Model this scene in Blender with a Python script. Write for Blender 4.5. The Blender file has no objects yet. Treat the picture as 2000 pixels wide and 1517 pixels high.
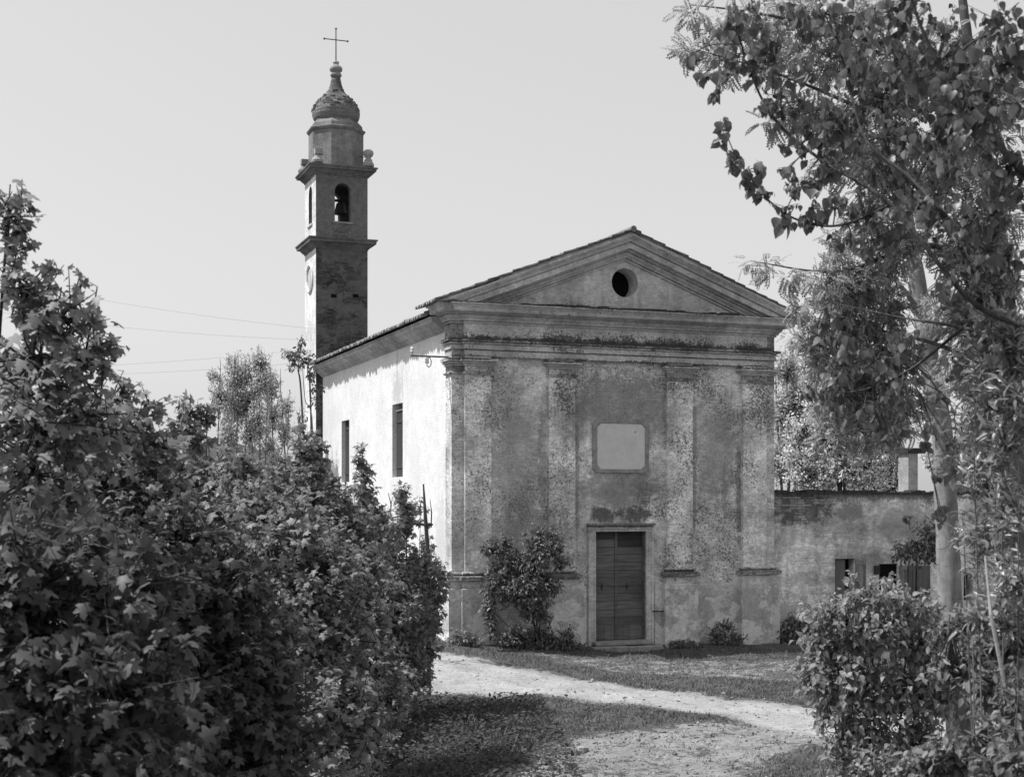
import bpy, math, random
import numpy as np
from mathutils import Vector, Matrix
from mathutils.geometry import tessellate_polygon
random.seed(7)
R = math.radians
scene = bpy.context.scene
col = scene.collection

# ------------------------------------------------------------------ camera, sky, sun, exposure
F, CX, HY, H = 2720.0, 1000.0, 972.0, 3.69
cam_d = bpy.data.cameras.new('camera'); cam = bpy.data.objects.new('camera', cam_d); col.objects.link(cam)
cam.location = (0, 0, H); cam.rotation_euler = (R(90), 0, 0)
cam_d.sensor_fit = 'HORIZONTAL'; cam_d.sensor_width = 36; cam_d.lens = 36 * F / 2000
cam_d.shift_y = (HY - 758.5) / 2000
cam_d.clip_end = 3000; cam_d.clip_start = 0.05
cam_d.dof.use_dof = True; cam_d.dof.focus_distance = 34.0; cam_d.dof.aperture_fstop = 5.0
scene.camera = cam
SUN_EL = 57.0
SUN_H = Vector((-0.998, -0.056))
w = bpy.data.worlds.new('World'); scene.world = w; w.use_nodes = True
nt = w.node_tree; nt.nodes.clear()
sky = nt.nodes.new('ShaderNodeTexSky'); sky.sky_type = 'NISHITA'; sky.sun_disc = False
sky.sun_elevation = R(SUN_EL); sky.sun_rotation = math.atan2(SUN_H.x, SUN_H.y)
sky.air_density = 1.0; sky.dust_density = 3.0; sky.ozone_density = 1.0
bw = nt.nodes.new('ShaderNodeRGBToBW')
bg = nt.nodes.new('ShaderNodeBackground'); bg.inputs[1].default_value = 0.15
wo = nt.nodes.new('ShaderNodeOutputWorld')
hz1 = nt.nodes.new('ShaderNodeMath'); hz1.operation = 'MULTIPLY_ADD'; hz1.inputs[1].default_value = .42; hz1.inputs[2].default_value = 2.3   # milky haze evens out the sky
nt.links.new(sky.outputs[0], bw.inputs[0]); nt.links.new(bw.outputs[0], hz1.inputs[0]); nt.links.new(hz1.outputs[0], bg.inputs[0]); nt.links.new(bg.outputs[0], wo.inputs[0])
sl = bpy.data.lights.new('sun', 'SUN'); sun = bpy.data.objects.new('sun', sl); col.objects.link(sun)
sl.energy = 4.2; sl.angle = R(0.5); sl.color = (1, 1, 1)
S = Vector((SUN_H.x * math.cos(R(SUN_EL)), SUN_H.y * math.cos(R(SUN_EL)), math.sin(R(SUN_EL)))).normalized()
sun.rotation_euler = S.to_track_quat('Z', 'Y').to_euler(); sun.location = (-30, 0, 60)
scene.view_settings.view_transform = 'Standard'; scene.view_settings.look = 'None'
scene.view_settings.gamma = 1; scene.view_settings.exposure = 0.45
scene.render.engine = 'CYCLES'
scene.cycles.max_bounces = 6; scene.cycles.transparent_max_bounces = 4

# ------------------------------------------------------------------ helpers
def at(u, v, d):
    return np.array(((u - CX) / F * d, d, H + (HY - v) / F * d))
def on_ground(u, v, z=0.0):
    d = F * (H - z) / (v - HY); return ((u - CX) / F * d, d)
def tag(o, label=None, cat=None, group=None, kind=None):
    if label: o['label'] = label
    if cat: o['category'] = cat
    if group: o['group'] = group
    if kind: o['kind'] = kind
    return o
def empty(name, loc=(0, 0, 0), rz=0, label=None, cat=None, group=None):
    o = bpy.data.objects.new(name, None); col.objects.link(o)
    o.empty_display_size = .3; o.location = loc; o.rotation_euler = (0, 0, rz)
    return tag(o, label, cat, group)
def link_mesh(name, me, mats, parent=None, smooth=False):
    for m in (mats if isinstance(mats, (list, tuple)) else [mats]): me.materials.append(m)
    o = bpy.data.objects.new(name, me); col.objects.link(o)
    if parent: o.parent = parent
    if smooth: me.polygons.foreach_set('use_smooth', [True] * len(me.polygons))
    return o
def np_mesh(name, V, faces_list):
    """V (n,3); faces_list: list of (m,k) int arrays"""
    me = bpy.data.meshes.new(name)
    V = np.asarray(V, dtype=np.float32)
    me.vertices.add(len(V)); me.vertices.foreach_set('co', V.ravel())
    tot = np.concatenate([np.full(len(f), f.shape[1], dtype=np.int32) for f in faces_list])
    idx = np.concatenate([f.ravel() for f in faces_list]).astype(np.int32)
    me.loops.add(len(idx)); me.loops.foreach_set('vertex_index', idx)
    me.polygons.add(len(tot))
    st = np.concatenate([[0], np.cumsum(tot)[:-1]]).astype(np.int32)
    me.polygons.foreach_set('loop_start', st); me.polygons.foreach_set('loop_total', tot)
    me.update(calc_edges=True)
    return me
class MB:
    def __init__(s): s.v = []; s.f = []; s.m = []
    def add(s, vs, fs, mi=0):
        b = len(s.v); s.v += [tuple(map(float, p)) for p in vs]
        for f in fs: s.f.append(tuple(b + i for i in f)); s.m.append(mi)
    def box(s, x0, x1, y0, y1, z0, z1, mi=0):
        vs = [(x, y, z) for z in (z0, z1) for y in (y0, y1) for x in (x0, x1)]
        s.add(vs, [(0, 2, 3, 1), (4, 5, 7, 6), (0, 1, 5, 4), (2, 6, 7, 3), (0, 4, 6, 2), (1, 3, 7, 5)], mi)
    def plate(s, outer, holes, fn, d0, d1, mi=0, back=True):
        """flat plate outlined by 2-D outer with holes; fn(u,w,d)->xyz"""
        loops = [list(outer)] + [list(h) for h in holes]
        flat = [p for l in loops for p in l]
        tri = tessellate_polygon([[Vector((p[0], p[1], 0)) for p in l] for l in loops])
        n = len(flat)
        vs = [fn(p[0], p[1], d0) for p in flat] + [fn(p[0], p[1], d1) for p in flat]
        fs = [tuple(t) for t in tri]
        if back: fs += [tuple(n + i for i in reversed(t)) for t in tri]
        b = 0
        for l in loops:
            k = len(l)
            for i in range(k):
                j = (i + 1) % k; fs.append((b + i, b + j, n + b + j, n + b + i))
            b += k
        s.add(vs, fs, mi)
    def lathe(s, prof, n=24, c=(0, 0), rot=0, mi=0):
        vs = []; fs = []
        for (r, z) in prof:
            for i in range(n):
                a = rot + 2 * math.pi * i / n; vs.append((c[0] + r * math.cos(a), c[1] + r * math.sin(a), z))
        for k in range(len(prof) - 1):
            for i in range(n):
                j = (i + 1) % n; fs.append((k * n + i, k * n + j, (k + 1) * n + j, (k + 1) * n + i))
        fs.append(tuple(range(n - 1, -1, -1))); fs.append(tuple((len(prof) - 1) * n + i for i in range(n)))
        s.add(vs, fs, mi)
    def sweep(s, path, prof, mi=0, closed=False):
        """profile (d outward, z) swept along 2-D path; outward = left of travel direction"""
        P = [Vector(p) for p in path]; n = len(P); off = []
        for i in range(n):
            pr = P[i - 1] if (i > 0 or closed) else None
            nx = P[(i + 1) % n] if (i < n - 1 or closed) else None
            ns = []
            if pr is not None: d = (P[i] - pr).normalized(); ns.append(Vector((-d.y, d.x)))
            if nx is not None: d = (nx - P[i]).normalized(); ns.append(Vector((-d.y, d.x)))
            if len(ns) == 1: off.append(ns[0])
            else:
                m = ns[0] + ns[1]; off.append(m / max(1e-6, m.dot(ns[0])))
        k = len(prof); vs = []; fs = []
        for i in range(n):
            for (d, z) in prof: q = P[i] + off[i] * d; vs.append((q.x, q.y, z))
        for i in range(n if closed else n - 1):
            j = (i + 1) % n
            for a in range(k):
                b = (a + 1) % k
                if a == k - 1 and not True: continue
                fs.append((i * k + a, j * k + a, j * k + b, i * k + b))
        if not closed:
            fs.append(tuple(range(k - 1, -1, -1))); fs.append(tuple((n - 1) * k + a for a in range(k)))
        s.add(vs, fs, mi)
    def tube(s, pts, rads, n=8, mi=0):
        pts = [Vector(p) for p in pts]; vs = []; fs = []
        for i, p in enumerate(pts):
            d = (pts[min(i + 1, len(pts) - 1)] - pts[max(i - 1, 0)]).normalized()
            a = d.cross(Vector((0, 0, 1)) if abs(d.z) < .9 else Vector((0, 1, 0))).normalized(); b = d.cross(a)
            for k in range(n):
                t = 2 * math.pi * k / n; q = p + (a * math.cos(t) + b * math.sin(t)) * rads[i]; vs.append(q)
        for i in range(len(pts) - 1):
            for k in range(n):
                j = (k + 1) % n; fs.append((i * n + k, i * n + j, (i + 1) * n + j, (i + 1) * n + k))
        fs.append(tuple(range(n - 1, -1, -1))); fs.append(tuple((len(pts) - 1) * n + k for k in range(n)))
        s.add(vs, fs, mi)
    def build(s, name, mats, parent=None, smooth=False, rough=0.0, seed=1, bevel=0.0, recalc=True):
        me = bpy.data.meshes.new(name)
        me.from_pydata(s.v, [], s.f); me.update()
        me.polygons.foreach_set('material_index', s.m)
        if recalc:
            import bmesh
            bm = bmesh.new(); bm.from_mesh(me); bmesh.ops.recalc_face_normals(bm, faces=bm.faces)
            if bevel > 0:
                bmesh.ops.bevel(bm, geom=[e for e in bm.edges if e.is_manifold and e.calc_face_angle(0) > .6], offset=bevel, segments=1, affect='EDGES', clamp_overlap=True)
            bm.to_mesh(me); bm.free()
        o = link_mesh(name, me, mats, parent, smooth)
        return o

# ------------------------------------------------------------------ materials
class NM:
    def __init__(s, name):
        s.m = bpy.data.materials.new(name); s.m.use_nodes = True; s.t = s.m.node_tree; s.n = s.t.nodes; s.n.clear()
        s.out = s.n.new('ShaderNodeOutputMaterial')
        s.tc = s.n.new('ShaderNodeTexCoord'); s.obj = s.tc.outputs['Object']
    def L(s, a, b): s.t.links.new(a, b)
    def setin(s, sock, v):
        if hasattr(v, 'is_linked') or hasattr(v, 'links'): s.L(v, sock)
        elif isinstance(v, (int, float)) and sock.type == 'RGBA': sock.default_value = (v, v, v, 1)
        else: sock.default_value = v
    def noise(s, scale, detail=4, rough=.55, vec=None, dist=0.0, out=0):
        n = s.n.new('ShaderNodeTexNoise'); n.inputs['Scale'].default_value = scale; n.inputs['Detail'].default_value = detail
        n.inputs['Roughness'].default_value = rough; n.inputs['Distortion'].default_value = dist
        s.L(vec if vec is not None else s.obj, n.inputs['Vector']); return n.outputs[out]
    def voronoi(s, scale, vec=None, feature='F1'):
        n = s.n.new('ShaderNodeTexVoronoi'); n.feature = feature; n.inputs['Scale'].default_value = scale
        s.L(vec if vec is not None else s.obj, n.inputs['Vector']); return n.outputs[0]
    def mapping(s, scale=(1, 1, 1), loc=(0, 0, 0), rot=(0, 0, 0), vec=None):
        n = s.n.new('ShaderNodeMapping'); n.inputs['Scale'].default_value = scale; n.inputs['Location'].default_value = loc; n.inputs['Rotation'].default_value = rot
        s.L(vec if vec is not None else s.obj, n.inputs['Vector']); return n.outputs[0]
    def sep(s, vec=None):
        n = s.n.new('ShaderNodeSeparateXYZ'); s.L(vec if vec is not None else s.obj, n.inputs[0]); return n.outputs
    def comb(s, x, y, z):
        n = s.n.new('ShaderNodeCombineXYZ')
        for i, v in enumerate((x, y, z)): s.setin(n.inputs[i], v)
        return n.outputs[0]
    def step(s, v, a, b, lo=0.0, hi=1.0):
        n = s.n.new('ShaderNodeMapRange'); n.interpolation_type = 'SMOOTHSTEP'
        s.setin(n.inputs[0], v); n.inputs[1].default_value = a; n.inputs[2].default_value = b; n.inputs[3].default_value = lo; n.inputs[4].default_value = hi
        return n.outputs[0]
    def lin(s, v, a, b, lo=0.0, hi=1.0):
        n = s.n.new('ShaderNodeMapRange'); s.setin(n.inputs[0], v)
        n.inputs[1].default_value = a; n.inputs[2].default_value = b; n.inputs[3].default_value = lo; n.inputs[4].default_value = hi
        return n.outputs[0]
    def math(s, op, a, b=0.0, clamp=False):
        n = s.n.new('ShaderNodeMath'); n.operation = op; n.use_clamp = clamp
        s.setin(n.inputs[0], a); s.setin(n.inputs[1], b); return n.outputs[0]
    def mix(s, f, a, b):
        n = s.n.new('ShaderNodeMix'); n.data_type = 'FLOAT'
        s.setin(n.inputs[0], f); s.setin(n.inputs[2], a); s.setin(n.inputs[3], b); return n.outputs[0]
    def brick(s, vec, scale=1, w=.25, h=.065, mortar=.01):
        n = s.n.new('ShaderNodeTexBrick'); s.L(vec, n.inputs['Vector']); n.inputs['Scale'].default_value = scale
        n.inputs['Brick Width'].default_value = w; n.inputs['Row Height'].default_value = h; n.inputs['Mortar Size'].default_value = mortar
        n.inputs['Color1'].default_value = (.35, .35, .35, 1); n.inputs['Color2'].default_value = (1, 1, 1, 1); n.inputs['Mortar'].default_value = (0, 0, 0, 1)
        n.inputs['Bias'].default_value = 0.0
        return n
    def attr(s, name):
        n = s.n.new('ShaderNodeAttribute'); n.attribute_name = name; return n.outputs['Fac']
    def grey(s, v):
        n = s.n.new('ShaderNodeCombineColor')
        for i in range(3): s.setin(n.inputs[i], v)
        return n.outputs[0]
    def bsdf(s, val, rough=.9, spec=.3, bump=None, bstr=.3, bdist=.02, metal=0.0):
        b = s.n.new('ShaderNodeBsdfPrincipled')
        if isinstance(val, (int, float)): b.inputs['Base Color'].default_value = (val, val, val, 1)
        else: s.L(s.grey(val), b.inputs['Base Color'])
        s.setin(b.inputs['Roughness'], rough); b.inputs['Specular IOR Level'].default_value = spec; b.inputs['Metallic'].default_value = metal
        if bump is not None:
            n = s.n.new('ShaderNodeBump'); n.inputs['Strength'].default_value = bstr; n.inputs['Distance'].default_value = bdist
            s.L(bump, n.inputs['Height']); s.L(n.outputs[0], b.inputs['Normal'])
        s.L(b.outputs[0], s.out.inputs[0]); return b

def plaster(name, base=.42, dark=.12, speck=1.0, bands=(), peel=0.0, brickamt=.12, big=.25, streak=.4, thr=.56, patches=(), midv=.18, ledges=(), mott=.16, fine_a=.2, dots=.6):
    m = NM(name)
    x, y, z = m.sep()
    big_n = m.noise(.55, 5, .6)
    v = m.mix(m.step(big_n, .35, .65), base * (1 - big), base * (1 + big * .7))
    mid = m.noise(3.0, 6, .65)
    v = m.math('MULTIPLY', v, m.lin(mid, .36, .64, 1 - midv, 1 + midv * .9))
    v = m.math('MULTIPLY', v, m.lin(m.noise(6.5, 8, .72, m.mapping((1, 1, 1.9), (2, 5, 3))), 0.38, .62, 1 - mott, 1 + mott))
    # brick courses ghosting through the render
    bt = m.brick(m.comb(m.math('ADD', x, y), z, 0.0), 1, .27, .075, .008)
    bg_ = m.step(m.noise(.8, 3, .5, m.mapping((1, 1, 1), (5, 3, 1))), .42, .62)
    bv = m.math('MULTIPLY', bg_, brickamt)
    bcol = m.n.new('ShaderNodeRGBToBW'); m.L(bt.outputs[0], bcol.inputs[0])
    v = m.math('MULTIPLY', v, m.math('SUBTRACT', 1.0, m.math('MULTIPLY', bv, m.math('SUBTRACT', 1.0, bcol.outputs[0]))))
    # vertical runs of damp
    st = m.noise(1.0, 5, .6, m.mapping((5.5, 5.5, .35)))
    v = m.math('MULTIPLY', v, m.mix(m.math('MULTIPLY', m.step(st, .5, .72), streak), 1.0, .6))
    # black lichen specks in drifts
    sp = m.noise(16, 7, .72, None, .3)
    zone = m.noise(.9, 4, .6, m.mapping((1, 1, .8), (2, 7, 4)))
    t = m.math('ADD', sp, m.lin(zone, .3, .7, -.10, .13))
    bsum = None
    for (zc, hw, stg) in bands:
        d = m.math('ABSOLUTE', m.math('SUBTRACT', z, zc))
        g = m.lin(d, 0, hw, stg, 0)
        g = m.math('MAXIMUM', g, 0.0)
        bsum = g if bsum is None else m.math('ADD', bsum, g)
    if bsum is not None: t = m.math('ADD', t, m.math('MULTIPLY', bsum, m.lin(m.noise(1.7, 4, .6), .35, .6, .35, 1.1)))
    k = m.math('MULTIPLY', m.step(t, thr, thr + .13), speck)
    v = m.mix(m.math('MULTIPLY', k, .85), v, dark)
    for (zc, up_, dn_, amt) in ledges:
        dz_ = m.math('SUBTRACT', z, zc); rag = m.lin(m.noise(3.0, 7, .72, m.mapping((1, 1, .6), (1, 4, 2))), .34, .66, .1, 1.5)
        a_ = m.math('MULTIPLY', m.math('LESS_THAN', dz_, m.math('MULTIPLY', rag, up_)), m.math('GREATER_THAN', dz_, m.math('MULTIPLY', rag, -dn_)))
        sp2 = m.lin(m.noise(14, 6, .7), .32, .55, .45, 1.0)
        v = m.mix(m.math('MULTIPLY', m.math('MULTIPLY', a_, sp2), amt), v, dark)
    # coarse dark spots
    vo = m.voronoi(9.0, m.mapping((1, 1, 1), (1, 2, 3)))
    k2 = m.math('MULTIPLY', m.step(vo, .19, .10), m.step(m.math('ADD', m.noise(.8, 3, .5, m.mapping((1, 1, 1), (9, 2, 7))), m.lin(x, 5.5, 7.5, 0, .12)), .5, .6))
    v = m.mix(m.math('MULTIPLY', k2, dots * speck), v, dark)
    if peel > 0:
        pn = m.noise(1.6, 6, .62, m.mapping((1, 1, 1), (3.3, 1.1, 8)))
        low = m.lin(z, .0, 2.6, .13, -.12)
        pn = m.math('ADD', pn, m.lin(m.noise(9, 6, .7), .3, .7, -.05, .05)); pk = m.step(m.math('ADD', pn, low), .555, .585)
        v = m.mix(m.math('MULTIPLY', pk, peel), v, m.lin(m.noise(7, 6, .75), .3, .7, base * .45, base * .95))
        pk2 = m.step(m.math('ADD', m.math('ADD', m.noise(2.1, 6, .6, m.mapping((1, 1, 1), (1, 6, 2))), m.lin(m.noise(11, 6, .7), .3, .7, -.05, .05)), low), .60, .63)
        v = m.mix(m.math('MULTIPLY', pk2, peel), v, m.lin(m.noise(6, 6, .7), .3, .7, base * 1.0, base * 1.35))
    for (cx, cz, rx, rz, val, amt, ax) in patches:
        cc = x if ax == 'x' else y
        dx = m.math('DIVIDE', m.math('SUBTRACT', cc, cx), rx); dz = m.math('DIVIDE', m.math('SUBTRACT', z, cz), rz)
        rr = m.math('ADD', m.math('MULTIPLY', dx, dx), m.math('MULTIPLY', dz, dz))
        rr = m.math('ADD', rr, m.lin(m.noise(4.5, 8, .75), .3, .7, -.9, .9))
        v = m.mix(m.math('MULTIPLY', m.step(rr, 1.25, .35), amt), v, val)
    fine = m.noise(34, 6, .75)
    v = m.math('MULTIPLY', v, m.lin(fine, .38, .62, 1 - fine_a, 1 + fine_a))
    bmp = m.math('ADD', m.noise(25, 5, .65), m.math('MULTIPLY', bcol.outputs[0], m.math('MULTIPLY', bg_, .25)))
    m.bsdf(v, .95, .15, bmp, .35, .02)
    return m.m

def brickmat(name, base=.14, var=.5, mortar=.22, patch=.0, patchval=.3):
    m = NM(name); x, y, z = m.sep()
    bt = m.brick(m.comb(m.math('ADD', x, y), z, 0.0), 1, .25, .068, .007)
    b = m.n.new('ShaderNodeRGBToBW'); m.L(bt.outputs[0], b.inputs[0])
    v = m.lin(b.outputs[0], .3, 1.0, base * (1 - var * .6), base * (1 + var * .5))
    v = m.mix(bt.outputs['Fac'], v, mortar)
    v = m.math('MULTIPLY', v, m.lin(m.noise(1.3, 6, .65), .3, .7, .62, 1.35))
    v = m.math('MULTIPLY', v, m.lin(m.noise(9, 7, .75), .3, .7, .6, 1.4))
    if patch > 0:
        pk = m.step(m.noise(1.1, 7, .62, m.mapping((1, 1, 1), (4, 4, 4))), .62 - patch * .3, .66 - patch * .3)
        v = m.mix(pk, v, m.lin(m.noise(5, 8, .72), .3, .7, patchval * .6, patchval * 1.3))
    h = m.math('ADD', m.math('MULTIPLY', bt.outputs['Fac'], -.6), m.noise(14, 5, .7))
    m.bsdf(v, .95, .15, h, .6, .02)
    return m.m

def simple(name, base, var=.25, scale=6, rough=.85, spec=.3, bstr=.3, stretch=(1, 1, 1), metal=0.0):
    m = NM(name); vec = m.mapping(stretch)
    v = m.lin(m.noise(scale, 6, .62, vec), .28, .72, base * (1 - var), base * (1 + var))
    v = m.math('MULTIPLY', v, m.lin(m.noise(scale * 6, 4, .6, vec), .3, .7, 1 - var * .5, 1 + var * .5))
    m.bsdf(v, rough, spec, m.noise(scale * 4, 5, .65, vec), bstr, .02, metal); return m.m

def leafmat(name, lo, hi, trans=.32, rough=.5, spec=.35):
    m = NM(name)
    g = m.n.new('ShaderNodeNewGeometry')
    v = m.mix(g.outputs['Random Per Island'], lo, hi)
    b = m.n.new('ShaderNodeBsdfPrincipled'); m.L(m.grey(v), b.inputs['Base Color']); b.inputs['Roughness'].default_value = rough
    b.inputs['Specular IOR Level'].default_value = spec
    t = m.n.new('ShaderNodeBsdfTranslucent'); m.L(m.grey(m.math('MULTIPLY', v, 1.5)), t.inputs[0])
    mx = m.n.new('ShaderNodeMixShader'); mx.inputs[0].default_value = trans
    m.L(b.outputs[0], mx.inputs[1]); m.L(t.outputs[0], mx.inputs[2]); m.L(mx.outputs[0], m.out.inputs[0])
    return m.m

def bark(name, lo, hi, sc=1.0, deep=.8):
    m = NM(name)
    vec = m.mapping((9 * sc, 9 * sc, 1.6 * sc))
    n = m.noise(1.0, 7, .65, vec, .6)
    v = m.lin(n, .32, .66, lo, hi)
    v = m.math('MULTIPLY', v, m.lin(m.noise(2.2, 4, .6), .3, .7, .75, 1.25))
    m.bsdf(v, .9, .2, n, deep, .05); return m.m

def smooth_bark(name, base, dark):
    m = NM(name)
    x, y, z = m.sep()
    v = m.math('MULTIPLY', m.lin(m.noise(2.5, 6, .65), .3, .7, base * .7, base * 1.25), m.lin(m.noise(1.0, 8, .75, m.mapping((14, 14, 5))), .3, .7, .6, 1.35))
    ln = m.noise(1.0, 6, .7, m.mapping((3, 3, 22)))
    v = m.mix(m.math('MULTIPLY', m.step(ln, .58, .68), .75), v, dark)
    low = m.step(m.math('ADD', z, m.lin(m.noise(1.5, 4, .6), .3, .7, -.7, .7)), 2.3, 1.1)
    rn = m.noise(1.0, 7, .65, m.mapping((10, 10, 1.8)), .5)
    v = m.mix(low, v, m.lin(rn, .35, .65, .025, .16))
    bmp = m.math('MULTIPLY', rn, m.math('ADD', m.math('MULTIPLY', low, 1.0), .12))
    m.bsdf(v, .85, .2, bmp, .8, .06); return m.m

M = {}
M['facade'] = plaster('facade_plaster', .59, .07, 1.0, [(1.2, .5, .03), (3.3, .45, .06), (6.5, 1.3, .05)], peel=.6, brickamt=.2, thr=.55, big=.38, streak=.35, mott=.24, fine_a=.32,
                      patches=[(4.6, 5.9, 1.5, 1.1, .20, .55, 'x'), (4.6, 3.95, 1.2, .75, .15, .6, 'x'), (4.1, 3.26, .42, .22, .07, .85, 'x'), (5.0, 3.26, .48, .22, .07, .85, 'x'), (1.8, 4.9, .7, 1.9, .22, .35, 'x'), (3.15, 3.3, .35, .5, .27, .6, 'x'), (7.5, 4.6, .5, 1.3, .18, .4, 'x'), (2.42, 4.7, .14, 1.3, .14, .45, 'x'), (3.36, 4.6, .08, 2.0, .15, .5, 'x'), (6.72, 4.6, .09, 2.0, .12, .5, 'x'), (8.06, 3.9, .09, 1.6, .08, .6, 'x'), (7.3, 5.2, .8, 1.5, .17, .4, 'x'), (1.7, 4.4, .75, 1.8, .20, .4, 'x'), (4.6, 6.2, 1.6, .8, .17, .35, 'x'), (7.62, 3.7, .08, 1.0, .14, .4, 'x'), (1.8, 2.4, .8, 1.0, .30, .4, 'x')])  # wide patches are stains; narrow strips at pilaster edges paint in their shadow
M['pilaster'] = plaster('pilaster_plaster', .61, .07, 1.0, [(6.3, 1.0, .05)], peel=.0, brickamt=.12, thr=.54, big=.42, streak=.7, mott=.24, fine_a=.3)
M['plinth'] = plaster('plinth_plaster', .52, .12, .8, [(0.0, .35, .12)], peel=.9, brickamt=.1, thr=.62)
M['mould'] = plaster('moulding_stone', .46, .05, 1.0, [(7.64, .13, .32), (7.18, .09, .30), (8.5, .07, .25), (1.78, .12, .14), (7.45, .25, .08), (6.79, .05, .2)], peel=0, brickamt=0, thr=.60, streak=.3, ledges=[(7.63, .05, .035, .95), (7.16, .045, .06, .9), (1.735, .09, .085, .8), (8.48, .04, .02, .7), (6.82, .02, .02, .6), (7.37, .02, .015, .6)])
M['tymp'] = plaster('tympanum_plaster', .54, .10, .8, [(8.5, .5, .12)], peel=0, brickamt=.05, thr=.63)
M['side'] = plaster('whitewashed_wall', .645, .26, .5, [], peel=0, brickamt=.10, big=.05, streak=.12, thr=.70, midv=.06, mott=.07,
                    patches=[(5.05, 6.75, .5, .5, .42, .8, 'y'), (5.05, 7.4, .07, .6, .42, .8, 'y'), (4.5, 6.9, .06, .5, .42, .7, 'y'), (9.3, 5.4, 1.3, .5, .56, .5, 'y'), (2.4, 6.6, 1.6, .35, .55, .5, 'y'), (12.8, 6.4, 1.2, .4, .56, .5, 'y'), (3.3, 4.4, .5, 1.4, .55, .5, 'y'), (.9, 2.4, .55, 1.4, .42, .55, 'y'), (2.2, 1.6, .5, 1.5, .38, .6, 'y'), (5.6, 3.2, .22, 1.2, .55, .5, 'y'), (1.9, 7.3, 1.1, .2, .62, .4, 'y')])
M['sidecorn'] = plaster('side_cornice', .42, .15, .5, [(7.95, .05, .1)], peel=0, brickamt=0, thr=.64)
M['annex'] = plaster('outbuilding_plaster', .70, .11, .9, [(3.6, .6, .07)], peel=.7, brickamt=.16, thr=.58, big=.42, streak=.6, mott=.26, midv=.26, fine_a=.3, ledges=[(3.78, .1, .16, .7)], patches=[(2.6, 3.3, .5, .25, .24, .8, 'x'), (.95, 3.4, 1.1, .5, .07, .85, 'x'), (3.4, 1.9, .8, .3, .2, .6, 'x'), (4.6, 3.0, 1.2, .5, .3, .6, 'x')])
M['panel'] = simple('plaque_stone', .56, .10, 4, .8, .3, .05)
M['border'] = simple('plaque_border', .25, .35, 6)
M['frame'] = plaster('door_frame_stone', .50, .10, .8, [(3.0, .12, .2)], peel=.5, brickamt=0, thr=.6, mott=.25, streak=.6, ledges=[(3.0, .06, .07, .8), (2.93, .015, .015, .5)])
M['step'] = simple('step_stone', .24, .35, 5)
M['black'] = simple('dark_void', .012, .1, 3, 1, 0)
M['iron'] = simple('wrought_iron', .03, .3, 20, .6, .4)
M['porc'] = simple('porcelain', .6, .08, 10, .3, .5, .05)
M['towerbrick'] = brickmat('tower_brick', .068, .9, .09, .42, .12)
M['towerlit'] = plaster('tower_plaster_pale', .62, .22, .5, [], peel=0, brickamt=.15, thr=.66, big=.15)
M['belfry'] = brickmat('belfry_render', .14, .2, .15, .9, .16)
M['towercorn'] = plaster('tower_cornice', .15, .05, 1, [], peel=0, brickamt=0, thr=.56)
M['drum'] = plaster('drum_render', .19, .07, .9, [], peel=0, brickamt=.12, thr=.63)
M['urn'] = plaster('urn_stone', .30, .10, .8, [], peel=0, brickamt=0, thr=.6)
M['wood'] = None
def woodmat(name, base, horiz=True):
    m = NM(name); x, y, z = m.sep()
    vec = m.mapping((1.2, 1.2, 16) if horiz else (16, 16, 1.2))
    v = m.lin(m.noise(1.6, 7, .65, vec, .4), .3, .7, base * .6, base * 1.4)
    gi = m.n.new('ShaderNodeNewGeometry'); v = m.math('MULTIPLY', v, m.lin(gi.outputs['Random Per Island'], 0, 1, .72, 1.25))
    v = m.math('MULTIPLY', v, m.lin(m.noise(1.1, 3, .5), .3, .7, .75, 1.2))
    m.bsdf(v, .85, .25, m.noise(2.0, 6, .6, vec), .4, .01); return m.m
M['wood'] = woodmat('door_planks', .13); M['woodtop'] = woodmat('door_planks_damp_shaded', .055)  # top boards: moisture stain plus shadow painted into the tone
M['shutter'] = woodmat('shutter_wood', .042, False); M['shutterpale'] = woodmat('shutter_pale', .2, False)
M['cloth'] = simple('door_curtain', .22, .2, 3, .95, .1, .2, (20, 20, .6))
# tiles
def tilemat():
    m = NM('roof_tiles'); v = m.lin(m.noise(4, 6, .7), .3, .7, .10, .28)
    v = m.mix(m.step(m.noise(11, 5, .7, m.mapping((1, 1, 1), (3, 3, 3))), .58, .66), v, .03)
    v = m.mix(m.step(m.noise(8, 5, .7, m.mapping((1, 1, 1), (8, 3, 3))), .62, .68), v, .34)
    m.bsdf(v, .95, .15, m.noise(30, 5, .7), .5, .02); return m.m
M['tile'] = tilemat()
M['mortar'] = simple('verge_mortar', .30, .35, 3)

# ------------------------------------------------------------------ church
A2 = Vector((.9386, .345)).normalized(); B2 = Vector((-A2.y, A2.x))
D0 = 34.5
P0 = Vector(((882 - CX) / F * D0, D0)); TH = math.atan2(A2.y, A2.x)
def loc2w(s, t, z=0): q = P0 + A2 * s + B2 * t; return (q.x, q.y, z)
W = 9.15; CXF = 4.585; APX = 4.64
PR = .13                                   # pilaster projection
church = empty('church', loc2w(0, 0, 0), TH, 'old country church with stained plaster temple front, four pilasters and a triangular pediment', 'church')
FR = lambda u, w_, d: (u, d, w_)           # facade plane map: d is y
def circ(cx, cz, r, n=48): return [(cx + r * math.cos(2 * math.pi * i / n), cz + r * math.sin(2 * math.pi * i / n)) for i in range(n)]
DX0, DX1, DZ1 = 3.868, 5.30, 2.82
# facade wall to entablature level, door notch in the outline
mb = MB()
mb.plate([(0, -.9), (DX0, -.9), (DX0, DZ1), (DX1, DZ1), (DX1, -.9), (W, -.9), (W, 8.3), (0, 8.3)], [], FR, 0, .5)
fw = mb.build('facade_wall', M['facade'], church)
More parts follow.
